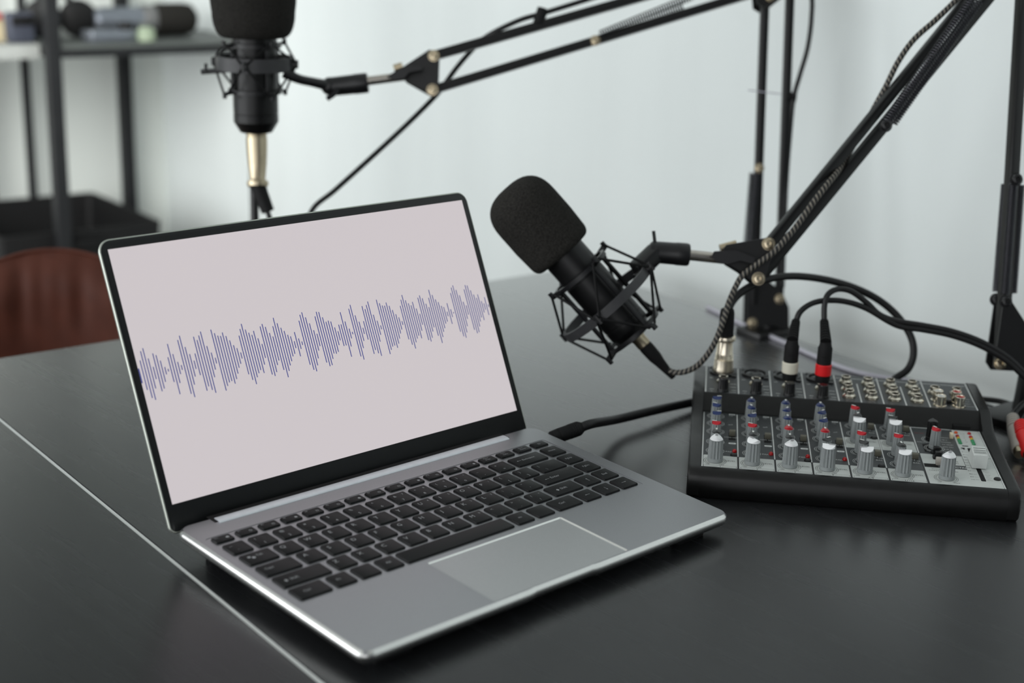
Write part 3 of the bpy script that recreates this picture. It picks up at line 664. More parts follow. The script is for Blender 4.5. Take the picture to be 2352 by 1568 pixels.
# master fader cap
fd = MB(); fp = [(35.2, .8), (34.2, 11.6), (35.0, 12.6), (38, 12.2), (41, 12.6), (45.5, 14.4), (47.5, 14.2), (56.5, 2.0), (56.5, .8)]
def fr_(dx, k): return [(206.9 + dx, y if 36 < y < 55 else y, z - (k if z > 10 else 0)) for y, z in fp]
fd.loft([fr_(-5.2, .6), fr_(-4.6, 0), fr_(4.6, 0), fr_(5.2, .6)]); fo = fd.build('fader_cap', M['print_light'], mix, sharp=25)
for y, z in ((37.2, 12.3), (39.4, 12.4), (41.6, 12.9), (43.8, 13.8)):
    g = MB(); g.box(202.5, y - .22, z - .1, 211.3, y + .22, z + .12); g.build('grip_groove', M['cap_grey'], fo)

# rear socket panel
jp = MB(); jp.box(0.2, 134.2, HP - .6, 220.8, 202.4, HP + .06, slot=0)
def jl(x0, y0, x1, y1, w=1.0): jp.add([(x0 - w / 2, y0, HP + .10), (x0 + w / 2, y0, HP + .10), (x1 + w / 2, y1, HP + .10), (x1 - w / 2, y1, HP + .10)], [(0, 1, 2, 3)], slot=2)
for x, y1 in ((.9, 201.5), (28.1, 201.5), (55, 201.5), (82.5, 201.5), (109.9, 201.5), (128, 182), (146, 201.5), (164, 182), (183, 201.5), (220.4, 201.5)): jl(x, 134.6, x, y1)
jp.quad(111, 194.6, 219, 195.4, HP + .1, slot=2)
for i in range(4):
    x = 15.2 + 27.3 * i
    for q in ((x - 11, 142, x - 7.5, 142.9), (x + 7, 142, x + 11, 142.9), (x + 6, 150, x + 11, 150.8), (x + 6, 158, x + 11, 158.8), (x - 11.5, 172, x - 8.5, 173)): jp.quad(*q, HP + .1, slot=1)
    jp.text('GAIN', x + 5.5, 136.5, HP + .12, 2.2, 2); jp.text('-40', x - 11, 136.5, HP + .12, 2.0, 2)
for k, t in enumerate(('MAIN', 'OUT', 'LEFT', 'MONO')): jp.text(t, 212.4, 160 - 6 * k, HP + .12, 2.2, 1)
jp_o = jp.build('socket_panel', PM, mix)
def copies(o, pts, z):
    for k, (x, y) in enumerate(pts):
        if k == 0: o.location = (x * S, y * S, z * S)
        else: inst(o, mix, (x * S, y * S, z * S))
j = MB(); j.lathe([(5.6, 0), (5.6, 1.2), (5.0, 1.6)], 6); j.lathe([(4.9, 1.4), (5.1, 2.2), (4.3, 3.0), (3.7, 3.4), (3.7, 5.0), (3.9, 5.6), (3.75, 6.3), (3.2, 6.5), (2.9, 6.2), (2.9, 2.0)], 28, cap1=False); j.lathe([(2.9, 2.0), (.01, 1.9)], 16, cap0=False, slot=1)
jack = j.build('jack_socket', [M['chrome'], M['rubber']], mix, sharp=32)
copies(jack, [(15.2 + 27.3 * i, 160.5) for i in range(4)] + [(x, y) for x in (118.6, 137.0, 155.5, 173.6) for y in (145.4, 162.6, 182.4)] + [(190.6, 170.5), (208.4, 170.5)], HP)
x_ = MB(); x_.lathe([(11.6, 0), (11.6, 1.6), (10.8, 2.3), (9.6, 2.3), (9.2, 1.9), (9.0, .6)], 36, cap1=False); x_.lathe([(9.0, .6), (.01, .6)], 24, cap0=False)
x_.box(-2.2, -13.4, 0, 2.2, -10, 1.8); x_.box(7.2, -11.8, 0, 11.0, -8.2, 1.7); x_.box(-11, 8.2, 0, -7.2, 11.8, 1.7)
x_.lathe([(7.6, .7), (7.6, 1.3), (7.0, 1.6), (.01, 1.6)], 24, cap0=False)
for k in range(3):
    a = PI / 2 + 2 * PI * k / 3; x_.arc(4.4 * math.cos(a), 4.4 * math.sin(a), .8, 1.6, 0, 2 * PI, 1.66, 12, 1)
xs = x_.build('microphone_socket', [M['knob_dark'], M['rubber']], mix, sharp=30)
copies(xs, [(15.2 + 27.3 * i, 187.5) for i in range(4)], HP)
g = MB(); n_ = 36
def gr(r, z, f): return [((r - f * (k % 3 == 0)) * math.cos(2 * PI * k / n_), (r - f * (k % 3 == 0)) * math.sin(2 * PI * k / n_), z) for k in range(n_)]
g.loft([gr(4.9, 0, 0), gr(4.7, 1.4, 0), gr(4.4, 2.2, .4), gr(4.0, 10.6, .35), gr(3.5, 11.3, 0)]); gk = g.build('gain_knob', M['knob_dark'], mix, sharp=24)
copies(gk, [(15.2 + 27.2 * i, 140.0) for i in range(4)], HP + .1)
def rca(cm, pts):
    r = MB(); r.lathe([(5.4, 0), (5.4, .8), (4.2, 1.0), (4.2, 8.6), (3.9, 9.0), (3.5, 9.0), (3.4, 8.6), (3.4, 8.2)], 26, cap1=False); r.lathe([(3.4, 8.3), (1.5, 8.3), (1.5, 6), (.01, 6)], 20, cap0=False, slot=1)
    copies(r.build('phono_socket', [M['chrome'], cm], mix, sharp=32), pts, HP)
rca(M['print_white'], [(191.2, 140.2), (190.8, 153.0)]); rca(M['cap_red'], [(206.5, 140.8), (205.6, 153.4)])
b = MB(); b.rbox(197.4, 146.2, HP, 201.4, 149.6, HP + 3.2, .8, .3); b.build('panel_screw', M['knob_dark'], mix)
# ------------------------------------------------------------------ boom arms, shock mounts, microphones
def mm(p): return Vector(p) / S              # world metres -> world millimetres (MB works in mm)
def Q(u, v, d): return mm(P(u, v, d))
VIEW = CF.copy()
def face(pts, th, name, m, parent, inv, bev=0.5, nrm=None):
    """a plate with the given corner points (world mm), th thick along its own normal"""
    c = sum(pts, Vector()) / len(pts)
    n = nrm or (pts[1] - pts[0]).cross(pts[2] - pts[0]).normalized()
    b = MB(T=inv)
    def ring(o, k): return [p + (c - p).normalized() * k + n * o for p in pts]
    b.loft([ring(-th / 2, bev), ring(-th / 2 + bev, 0), ring(th / 2 - bev, 0), ring(th / 2, bev)])
    return b.build(name, m, parent, sharp=30)
def inv_mm(root):
    Mx = root.matrix_world.copy()
    return Matrix.Scale(1 / S, 4) @ Mx.inverted() @ Matrix.Scale(S, 4)
def screw(c, r, parent, inv, m='screw_brass', n=None, h=2.6):
    n = (n or -VIEW).normalized(); x, y, d = axes(n)
    T = Matrix((x, y, d)).transposed().to_4x4(); T.translation = c
    b = MB(T=inv); b.lathe([(r * 1.25, -.3), (r * 1.25, .25), (r, .3), (r, h * .5), (r * .86, h * .85), (r * .5, h), (r * .45, h), (r * .42, h * .4), (.02, h * .35)], 20, T)
    return b.build('screw', M[m], parent, sharp=30)
def spring(a, b_, R, pitch, wire, parent, inv, name='spring', seg=9):
    x, y, d = axes(b_ - a); L = (b_ - a).length; n = int(L / pitch * seg); pts = []
    for i in range(n + 1):
        t = i / n; an = 2 * PI * i / seg
        pts.append(a + d * L * t + (x * math.cos(an) + y * math.sin(an)) * R)
    b = MB(T=inv); b.tube(pts, wire, 5); return b.build(name, M['spring'], parent, sharp=80)
def bar(a, b_, w, h, parent, inv, name, up=None, e0=0, e1=0):
    b = MB(T=inv); b.bar(a, b_, w, h, up or VIEW, bev=.9, e0=e0, e1=e1); return b.build(name, M['arm_black'], parent, sharp=25)

# ---- far arm: clamped to the table's right edge behind the mixer, reaching left
base1 = on_z(1768, 762, -16)
arm1 = thing('boom_stand', base1, 'black spring boom stand clamped farther back, reaching left to the hanging microphone', 'boom stand', 'boom stands clamped to the table')
I1 = inv_mm(arm1)
dl0, dl1 = 1537, 1482
bar(Q(1730, 738, dl0), Q(1757, -6, dl1), 8.6, 8.6, arm1, I1, 'lower_bar', e0=4, e1=4)
bar(Q(1789, 688, dl0 + 4), Q(1815, -30, dl1 + 4), 8.6, 8.6, arm1, I1, 'lower_bar', e0=4, e1=4)
bar(Q(1757, -24, dl1 - 8), Q(995, 206, 1440), 8.4, 8.4, arm1, I1, 'upper_bar', e0=4, e1=4)
bar(Q(1745, -84, dl1 - 8), Q(997, 128, 1440), 8.8, 8.8, arm1, I1, 'upper_bar', e0=4, e1=4)
spring(Q(1740, 392, 1506), Q(1719, 612, 1524), 3.4, 1.9, .75, arm1, I1)
spring(Q(1729, 398, 1520), Q(1711, 612, 1536), 3.4, 1.9, .75, arm1, I1)
spring(Q(1380, 78, 1452), Q(1590, -8, 1462), 3.6, 2.6, .6, arm1, I1)
spring(Q(1378, 88, 1468), Q(1570, 14, 1476), 3.6, 2.6, .6, arm1, I1)
e1 = [Q(1738, 8, 1470), Q(1757, 20, 1470), Q(1776, 6, 1470), Q(1830, -36, 1470), Q(1760, -112, 1470), Q(1730, -90, 1470)]
face(e1, 2.2, 'elbow_plate', M['arm_black'], arm1, I1, nrm=VIEW); face([p + VIEW * 24 for p in e1], 2.2, 'elbow_plate', M['arm_black'], arm1, I1, nrm=VIEW)
screw(Q(1768, -6, 1466), 3.6, arm1, I1)
br = [Q(1714, 758, 1531), Q(1812, 760, 1531), Q(1812, 706, 1531), Q(1797, 672, 1531), Q(1760, 640, 1531), Q(1716, 655, 1531)]
face(br, 2.4, 'base_bracket', M['arm_black'], arm1, I1, nrm=VIEW); face([p + VIEW * 22 for p in br], 2.4, 'base_bracket', M['arm_black'], arm1, I1, nrm=VIEW)
screw(Q(1728, 741, 1529), 4.4, arm1, I1); screw(Q(1791, 686, 1529), 4.4, arm1, I1); screw(Q(1744, 386, 1500), 4.2, arm1, I1); screw(Q(1367, 93, 1452), 4.2, arm1, I1)
b = MB(T=I1); c = mm(base1)
b.cyl(c + Vector((0, 0, -4)), c + Vector((0, 0, 9)), 9.5); b.build('swivel_post', M['arm_black'], arm1)
b = MB(T=I1); u_ = Vector((.995, -.1, 0)); w_ = Vector((.1, .995, 0))
def blk(b, c, a0, a1, b0, b1, z0, z1):
    T = Matrix.Translation(c) @ Matrix((u_, w_, Vector((0, 0, 1)))).transposed().to_4x4(); b.rbox(a0, b0, z0, a1, b1, z1, 2, .8, T)
blk(b, c, -34, 16, -18, 18, 0.1, 6); blk(b, c, 10, 18, -18, 18, -70, 6); blk(b, c, -30, 16, -10, 10, -74, -66); b.build('table_clamp', M['arm_black'], arm1, sharp=25)
b = MB(T=I1); b.cyl(c + Vector((-18, 2, -66)), c + Vector((-18, 2, -36)), 4); b.build('clamp_screw', M['rod_steel'], arm1)
b = MB(T=I1); b.bar(Q(1718, 207, 1490), Q(1793, 216, 1497), 2.2, 1.0); b.build('cable_tie', M['cable_lilac'], arm1)
eb = [Q(914, 161, 1432), Q(986, 114, 1432), Q(1002, 118, 1432), Q(1008, 132, 1432), Q(1005, 206, 1432), Q(996, 218, 1432), Q(984, 214, 1432), Q(931, 184, 1432)]
face(eb, 2.2, 'end_bracket', M['arm_black'], arm1, I1, nrm=VIEW); face([p + VIEW * 15 for p in eb], 2.2, 'end_bracket', M['arm_black'], arm1, I1, nrm=VIEW)
screw(Q(996, 128, 1430), 4.6, arm1, I1); screw(Q(993, 206, 1430), 4.6, arm1, I1)
b = MB(T=I1); b.loft([[Q(u, v, d) for u, v in ((888, 176), (905, 165), (935, 152), (968, 153), (970, 160), (940, 166), (928, 180), (905, 184))] for d in (1421, 1427)]); b.build('wing_nut', M['black_plastic'], arm1, sharp=40)
b = MB(T=I1); b.cyl(Q(905, 158, 1452), Q(925, 152, 1452), 4.2); b.build('tilt_bolt', M['screw_brass'], arm1)
b = MB(T=I1); b.cyl(Q(838, 187, 1432), Q(930, 175, 1436), 4.4, 4.4); b.build('end_rod', M['rod_steel'], arm1)

# ---- near arm: clamped at the right edge of the frame, reaching down and left
base2 = on_z(2343, 958, -16)
arm2 = thing('boom_stand', base2, 'black spring boom stand slanting down from the right to the leaning microphone', 'boom stand', 'boom stands clamped to the table')
I2 = inv_mm(arm2)
dp0, dp1 = 1286, 1268
bar(Q(2298, 834, dp0), Q(2352, -60, dp1), 9.6, 9.6, arm2, I2, 'lower_bar', e0=4, e1=4, up=(VIEW * .94 - CR * .34))
bar(Q(2392, 838, dp0 + 10), Q(2432, -60, dp1 + 10), 9.6, 9.6, arm2, I2, 'lower_bar', e0=4, e1=4, up=(VIEW * .94 - CR * .34))
UPV = (VIEW * .93 - (CR * .77 + CD * .64) * .36)
bar(Q(1765, 562, 1258), Q(2336, -140, 1266), 8.4, 8.4, arm2, I2, 'upper_bar', e0=3, e1=4, up=UPV)
bar(Q(1742, 640, 1262), Q(2385, -146, 1270), 8.8, 8.8, arm2, I2, 'upper_bar', e0=3, e1=4, up=UPV)
spring(Q(2036, 280, 1240), Q(2234, -2, 1244), 3.9, 2.5, .75, arm2, I2); spring(Q(2050, 284, 1252), Q(2250, 0, 1256), 3.7, 2.5, .7, arm2, I2)
spring(Q(2309, 424, 1286), Q(2289, 668, 1296), 3.4, 1.7, .75, arm2, I2); spring(Q(2327, 424, 1262), Q(2308, 676, 1272), 3.4, 1.7, .75, arm2, I2); spring(Q(2344, 424, 1284), Q(2326, 672, 1294), 3.4, 1.7, .75, arm2, I2)
for u, v, d in ((2034, 288, 1240), (2334, 412, 1256), (2310, 692, 1262), (2288, 688, 1292)):
    screw(Q(u, v, d), 4.6, arm2, I2, 'black_plastic', h=5)
b2 = [Q(2284, 832, 1274), Q(2296, 850, 1274), Q(2440, 858, 1274), Q(2446, 800, 1274), Q(2362, 752, 1274), Q(2322, 690, 1274), Q(2304, 690, 1274)]
face(b2, 2.4, 'base_bracket', M['arm_black'], arm2, I2, nrm=VIEW); face([p + VIEW * 24 for p in b2], 2.4, 'base_bracket', M['arm_black'], arm2, I2, nrm=VIEW)
screw(Q(2297, 834, 1271), 4.6, arm2, I2)
b = MB(T=I2); c = mm(base2); b.cyl(c + Vector((6, 0, 0)), c + Vector((6, 0, 36)), 11, 9); b.build('swivel_post', M['arm_black'], arm2)
b = MB(T=I2); blk(b, c, -40, 20, -20, 20, 0.1, 7); blk(b, c, 14, 22, -20, 20, -70, 7); blk(b, c, -30, 20, -10, 10, -74, -66); b.build('table_clamp', M['arm_black'], arm2, sharp=25)
b = MB(T=I2); b.cyl(c + Vector((-18, 2, -66)), c + Vector((-18, 2, -36)), 4); b.build('clamp_screw', M['rod_steel'], arm2)
ep = [Q(2325, -110, 1258), Q(2345, -165, 1258), Q(2420, -170, 1258), Q(2450, -60, 1258), Q(2345, -40, 1258)]
face(ep, 2.2, 'elbow_plate', M['arm_black'], arm2, I2, nrm=VIEW); face([p + VIEW * 26 for p in ep], 2.2, 'elbow_plate', M['arm_black'], arm2, I2, nrm=VIEW)
e2 = [Q(1660, 572, 1250), Q(1668, 562, 1250), Q(1760, 546, 1250), Q(1776, 552, 1250), Q(1778, 568, 1250), Q(1756, 642, 1250), Q(1744, 656, 1250), Q(1730, 650, 1250), Q(1700, 624, 1250), Q(1670, 606, 1250)]
face(e2, 2.2, 'end_bracket', M['arm_black'], arm2, I2, nrm=VIEW); face([p + VIEW * 16 for p in e2], 2.2, 'end_bracket', M['arm_black'], arm2, I2, nrm=VIEW)
screw(Q(1765, 560, 1248), 4.6, arm2, I2); screw(Q(1742, 640, 1248), 4.6, arm2, I2)
b = MB(T=I2); b.loft([[Q(u, v, d) for u, v in ((1634, 588), (1640, 577), (1690, 574), (1735, 592), (1730, 606), (1700, 598), (1672, 606), (1645, 602))] for d in (1238, 1245)]); b.build('wing_nut', M['black_plastic'], arm2, sharp=40)
b = MB(T=I2); b.cyl(Q(1654, 572, 1262), Q(1692, 562, 1262), 4.2); b.build('tilt_bolt', M['screw_brass'], arm2)
b = MB(T=I2); b.cyl(Q(1570, 584, 1252), Q(1672, 595, 1256), 4.6); b.build('end_rod', M['rod_steel'], arm2)

# ---- microphones
def mic(name, label, base, top, R, fl, fr, tip, bl, rb=8.5, ri=.80):
    """base -> top is the mic's axis (world mm); base: bottom of the body. fl/fr foam length/radius, bl body length below the foam"""
    ax = (top - base).normalized(); x, y, d = axes(ax)
    t = thing(name, base * S, label, 'microphone', 'studio microphones on boom arms'); I = inv_mm(t)
    T = Matrix((x, y, d)).transposed().to_4x4(); T.translation = base
    b = MB(T=I)
    b.lathe([(.6 * R, 0), (.72 * R, .3), (R * .96, tip), (R, tip + 1.5), (R, tip + 9), (R * .975, tip + 9.3), (R * .975, tip + 10.2), (R, tip + 10.5), (R, bl * .72), (R * .97, bl * .72 + .4), (R * .97, bl * .72 + 1.4), (R, bl * .72 + 1.8), (R, bl + 6), (R * .9, bl + 8)], 40, T)
    b.build('microphone_body', M['mic_body'], t, sharp=28)
    f = MB(T=I); pr = []
    for k in range(9):
        a = PI / 2 * k / 8; pr.append((fr * (1 - .17 * (1 - math.sin(a))), bl + fl * .10 * (1 - math.cos(a))))
    prof = [(R * .92, bl + .8), (R * 1.05, bl)] + [(fr * ri + fr * (.97 - ri) * math.sin(PI / 2 * k / 8), bl + rb * (1 - math.cos(PI / 2 * k / 8))) for k in range(1, 9)]
    prof += [(fr, bl + fl * .34), (fr, bl + fl * .62)]
    for k in range(1, 11):
        a = PI / 2 * k / 10; e = .72
        prof.append((max(.02, fr * math.cos(a) ** e), bl + fl * .62 + fl * .38 * math.sin(a) ** (e + .1)))
    f.lathe(prof, 48, T, cap0=False); f.build('foam_windscreen', M['foam'], t, sharp=60)
    return t
def spider(name, label, C, ax, Ro, hb, Ri, up, dn, side, yoke, band=2.6, nh=4, ph=0.6, ya=4.2):
    """shock mount round the axis AX through C: outer band, inner cage with hooks, elastic cords, an arm towards the clip"""
    ax = ax.normalized(); x = (side - ax * side.dot(ax)).normalized(); y = ax.cross(x)
    t = thing(name, C * S, label, 'shock mount', 'spider shock mounts'); I = inv_mm(t)
    def at_(r, a, z): return C + (x * math.cos(a) + y * math.sin(a)) * r + ax * z
    T = Matrix((x, y, ax)).transposed().to_4x4(); T.translation = C
    b = MB(T=I); n = 48
    def rg(r, z): return [at_(r, 2 * PI * k / n, z) for k in range(n)]
    b.loft([rg(Ro - band / 2, -hb / 2), rg(Ro + band / 2, -hb / 2), rg(Ro + band / 2, hb / 2), rg(Ro - band / 2, hb / 2), rg(Ro - band / 2, -hb / 2)], cap0=False, cap1=False)
    b.build('outer_ring', M['shock_grey'], t, sharp=30)
    b = MB(T=I); 
    for z in (up, -dn):
        b.loft([rg(Ri - 1.4, z - 2), rg(Ri + 1.4, z - 2), rg(Ri + 1.4, z + 2), rg(Ri - 1.4, z + 2), rg(Ri - 1.4, z - 2)], cap0=False, cap1=False)
    for k in range(nh):
        a = 2 * PI * k / nh + ph; b.bar(at_(Ri, a, up), at_(Ri, a, -dn), 4.6, 2.4, at_(1, a, 0) - C)
    b.build('inner_cage', M['black_plastic'], t, sharp=30)
    for k in range(nh):
        a = 2 * PI * k / nh + ph
        for z in (up, -dn):
            h = MB(T=I); h.bar(at_(Ri, a, z), at_(Ri + 10, a, z * 1.06), 5.0, 3.0); h.bar(at_(Ri + 9, a, z * 1.06), at_(Ri + 9, a, z * 1.06 + (4 if z > 0 else -4)), 4.4, 2.4, at_(1, a, 0) - C); h.build('hook', M['black_plastic'], t, sharp=30)
        a2 = a + PI / nh
        h = MB(T=I); h.bar(at_(Ro - 1, a2, 0), at_(Ro + 6, a2, 0), 5, 3.4); h.bar(at_(Ro + 5, a2, -4), at_(Ro + 5, a2, 4), 3, 3); h.build('ring_lug', M['black_plastic'], t, sharp=30)
    for z in (up, -dn):
        pts = []
        for k in range(nh):
            a = 2 * PI * k / nh + ph; a2 = a + PI / nh
            for q in (-.1, .1): pts.append(at_(Ri + 8, a + q, z * 1.06))
            for q in (-.05, .05): pts.append(at_(Ro + 4, a2 + q, 0 + (1.5 if z > 0 else -1.5)))
        pts.append(pts[0])
        b = MB(T=I); b.tube(pts, 1.15, 7); b.build('elastic_cord', M['rubber'], t, sharp=60)
    b = MB(T=I); yk = [Vector(p) for p in yoke]
    b.tube(catmull(yk, 6), lambda q: ya - 1.0 * math.sin(PI * q), 10); b.build('yoke_arm', M['black_plastic'], t, sharp=60)
    return t, I
# far microphone: hanging upright behind the laptop's lid
up_ = Vector((0, 0, 1))
c1 = Q(585, 160, 1432)
m1b = Q(589, 303, 1432); pxmm1 = FPX / 1432 * .958
m1 = mic('condenser_microphone', 'black microphone hanging upright behind the laptop with a dark foam cover', m1b, m1b + up_ * 100 + (-CR) * .4, 21.8, 100, 41.0, 9, 91, 24, .70)
s1, J1 = spider('shock_mount', 'black shock mount around the upright microphone behind the laptop', m1b + up_ * 67 + (-CR) * .3, up_, 36, 13, 24.5, 17, 27, (CR * .97 + CF * .2), [Q(652, 166, 1408), Q(685, 181, 1412), Q(720, 189, 1420), Q(760, 198, 1430)], ph=.5, ya=5.6)
b = MB(T=J1); b.cyl(Q(752, 200, 1432), Q(845, 190, 1432), 9.2, prof=[(6, 0), (9.2, 2), (9.6, 26), (9.9, 27), (9.9, 38), (9.4, 40)]); b.build('clip_barrel', M['black_plastic'], s1, sharp=30)
b = MB(T=J1); b.ball(Q(758, 198, 1431), 9.0); b.build('swivel_joint', M['black_plastic'], s1)
b = MB(T=J1); b.tube([Q(775, 205, 1424), Q(765, 218, 1422), Q(751, 227, 1421)], 2.6, 8); b.build('clip_lever', M['black_plastic'], s1)
b = MB(T=J1); b.box(0, 0, 0, .1, .1, .1) if False else b.bar(Q(462, 165, 1412), Q(530, 160, 1412), 3, 5); b.bar(Q(473, 168, 1411), Q(473, 146, 1411), 3, 3); b.bar(Q(505, 166, 1411), Q(505, 140, 1411), 5, 3); b.build('side_hook', M['black_plastic'], s1)
# near microphone: tilted, beside the laptop
S2, d2 = Q(1294, 582, 1241), Q(1462, 772, 1251)
a2 = (S2 - d2).normalized(); bl2 = (S2 - d2).length
m2 = mic('condenser_microphone', 'black microphone with a rounded foam cover leaning left between the laptop and the mixer', d2, S2, 19.0, 74, 30.6, 9, bl2)
r2 = S2 + (d2 - S2).normalized() * 56
s2, J2 = spider('shock_mount', 'black shock mount around the leaning microphone above the table', r2, a2, 45, 8, 26, 34, 34, (Q(1480, 612, 1250) - r2), [Q(1462, 640, 1236), Q(1478, 622, 1240), Q(1490, 600, 1246), Q(1504, 584, 1250)], ph=.35)
b = MB(T=J2); b.cyl(Q(1492, 578, 1250), Q(1583, 585, 1252), 9.6, prof=[(7.5, 0), (9.4, 2), (9.6, 22), (9.9, 23), (9.9, 32), (9.2, 34)]); b.build('clip_barrel', M['black_plastic'], s2, sharp=30)
b = MB(T=J2); b.bar(Q(1462, 622, 1246), Q(1508, 578, 1250), 17, 15, bev=4); b.build('swivel_joint', M['black_plastic'], s2, sharp=40)
b = MB(T=J2); b.bar(Q(1505, 562, 1246), Q(1501, 530, 1245), 2.6, 1.8); b.build('clip_lever', M['black_plastic'], s2)

# thin pole clamped to the table's far edge, rising behind the laptop's lid
pb = on_z(590, 520, -16); pq = mm(P(583, 450, 1458)); pb = V(pq.x, pq.y, -16)
pole = thing('metal_pole', pb, 'thin dark pole rising behind the laptop under the upright microphone', 'pole'); IP = inv_mm(pole)
c = mm(pb); b = MB(T=IP); b.cyl(c + Vector((0, 0, 6)), mm(P(580, 218, 1456)), 4.3, 4.3); b.build('pole_tube', M['arm_black'], pole)
b = MB(T=IP); b.cyl(c + Vector((0, 0, .2)), c + Vector((0, 0, 8)), 22, prof=[(22, 0), (22, 3), (16, 5), (9, 14)]); b.build('pole_base', M['arm_black'], pole, sharp=30)
b = MB(T=IP); b.cyl(mm(P(580, 222, 1456)), mm(P(580, 208, 1456)), 6); b.build('pole_cap', M['rubber'], pole)
# ------------------------------------------------------------------ cables and plugs
def cable(name, pts, r, m, label, cat='cable', group=None, n=10, seg=8, root=None):
    pts = [mm(p) for p in pts]
    t = root or thing(name, pts[0] * S, label, cat, group)
    b = MB(T=inv_mm(t)); b.tube(catmull(pts, seg), r, n); b.build('cable_sheath', m, t, sharp=70)
    return t
def revolve(t, a, b_, prof, name, m, n=26, sharp=30):
    I = inv_mm(t); b = MB(T=I); b.cyl(mm(a), mm(b_), 1, prof=prof, n=n); return b.build(name, m, t, sharp=sharp)
def boot_prof(r0, r1, L, n=7):
    out = [(r0, 0)]
    for k in range(n):
        z0 = L * k / n; rr = r0 + (r1 - r0) * k / n; out += [(rr, z0 + .02), (rr, z0 + L / n * .62), (rr * .84, z0 + L / n * .68), (rr * .84, z0 + L / n * .98)]
    return out + [(r1, L)]
# big black loop from the gold plug in the mixer's first socket
x1 = MP(15.2, 187.5, HP + 2.0)
t = thing('microphone_cable', x1, 'black cable looping from the gold plug in the mixer\'s first socket round behind the mixer', 'cable', 'cables plugged into the mixer')
top = MP(15.2, 187.5, HP + 32); up = (top - x1).normalized()
revolve(t, x1, top, [(8.8, 0), (8.9, 1.5), (8.6, 3), (8.1, 11), (7.6, 11.3), (7.9, 12), (7.5, 12.5), (7.8, 13.2), (7.4, 13.7), (7.7, 14.4), (7.3, 14.9), (7.6, 15.6), (7.2, 16.2), (6.5, 26.6), (7.6, 27.4), (8.6, 28.2), (8.8, 30), (8.4, 31.4), (7.2, 32)], 'connector_shell', M['xlr_bright'])
revolve(t, top, MP(15.2, 187.5, HP + 58), [(7.0, 0), (7.0, 1), (6.6, 4), (6.2, 22), (5.6, 25), (4.0, 26)], 'cable_boot', M['rubber'])
cable('', [MP(15.2, 187.5, HP + 54), P(1684, 690, 1250), P(1712, 664, 1254), P(1760, 642, 1262), P(1820, 634, 1275), P(1890, 641, 1290), P(1960, 660, 1300), P(2020, 690, 1305), P(2065, 730, 1306), P(2093, 775, 1304), P(2098, 815, 1302), P(2085, 848, 1302), P(2058, 868, 1300), P(2035, 890, 1296)], 3.3, M['cable'], '', root=t)
# twin cable: ivory ringed and red ringed jack plugs
def jackplug(i, ringm, label, path):
    x = 15.2 + 27.3 * i; b0 = MP(x, 160.5, HP + 6.2)
    t = thing('jack_cable', b0, label, 'cable', 'cables plugged into the mixer')
    revolve(t, b0, MP(x, 160.5, HP + 14), [(3.1, 0), (3.1, .6), (5.6, .8), (6.0, 2), (6.0, 7.6)], 'plug_base', M['rubber'])
    revolve(t, MP(x, 160.5, HP + 13.2), MP(x, 160.5, HP + 23.2), [(6.0, 0), (6.7, .5), (6.8, 9), (6.3, 9.8)], 'plug_ring', ringm)
    revolve(t, MP(x, 160.5, HP + 22.6), MP(x, 160.5, HP + 42), [(6.0, 0), (6.2, 2), (6.0, 3), (6.2, 3.4), (6.0, 5), (6.2, 5.4), (6.0, 7), (6.2, 7.4), (6.0, 9), (6.1, 14), (5.2, 16), (4.6, 19.4)], 'plug_body', M['rubber'])
    top = path[0]
    revolve(t, MP(x, 160.5, HP + 41.4), top, boot_prof(4.8, 3.6, (mm(top) - mm(MP(x, 160.5, HP + 41.4))).length, 8), 'cable_boot', M['rubber'])
    cable('', path, 2.5, M['cable'], '', root=t)
    return t
J = [(2060, 742, 1246), (2120, 752, 1247), (2185, 765, 1248), (2250, 788, 1250), (2310, 822, 1252), (2352, 860, 1254), (2400, 905, 1256)]
jackplug(2, M['ring_white'], 'black cable with an ivory ringed plug in the mixer\'s third channel socket', [P(1828, 738, 1232), P(1838, 716, 1232), P(1862, 698, 1234), P(1895, 690, 1236), P(1940, 692, 1239), P(1990, 708, 1242)] + [P(u, v + 5, d) for u, v, d in J])
jackplug(3, M['ring_red'], 'black cable with a red ringed plug in the mixer\'s fourth channel socket', [P(1893, 738, 1232), P(1894, 700, 1232), P(1902, 676, 1233), P(1924, 664, 1236), P(1955, 669, 1239), P(1990, 694, 1242), P(2020, 722, 1244)] + [P(u, v - 5, d) for u, v, d in J])
# braided cable of the leaning microphone, wound up along the near arm
ba = d2 * S; bd = (d2 - S2).normalized()
t = thing('microphone_cable', ba, 'black and white braided cable running from the leaning microphone up the near boom stand', 'cable', 'microphone cables')
revolve(t, ba - bd * .002, ba + bd * .011, [(6.6, 0), (6.6, 4), (6.2, 5), (6.2, 12), (5.6, 13)], 'connector_shell', M['xlr_metal'])
e_ = P(1530, 848, 1256)
revolve(t, ba + bd * .0105, e_, [(5.8, 0), (6.2, 3), (5.8, 14), (4.6, 20), (4.4, 22), (3.0, 34), (2.4, 38)], 'cable_boot', M['rubber'])
cable('', [P(1528, 845, 1256), P(1545, 854, 1254), P(1570, 854, 1250), P(1598, 842, 1246), P(1622, 818, 1242), P(1643, 784, 1238), P(1660, 740, 1236), P(1674, 695, 1236), P(1690, 658, 1238), P(1706, 632, 1238), P(1740, 606, 1238), P(1778, 578, 1238), P(1808, 545, 1240), P(1836, 510, 1242), P(1868, 465, 1243), P(1900, 424, 1247), P(1926, 392, 1258), P(1950, 352, 1272), P(1985, 290, 1276), P(2012, 240, 1272), P(2036, 196, 1268), P(2064, 140, 1264), P(2100, 90, 1262), P(2150, 45, 1262), P(2200, -4, 1264), P(2250, -60, 1264)], 2.5, M['braid'], '', root=t, n=12)
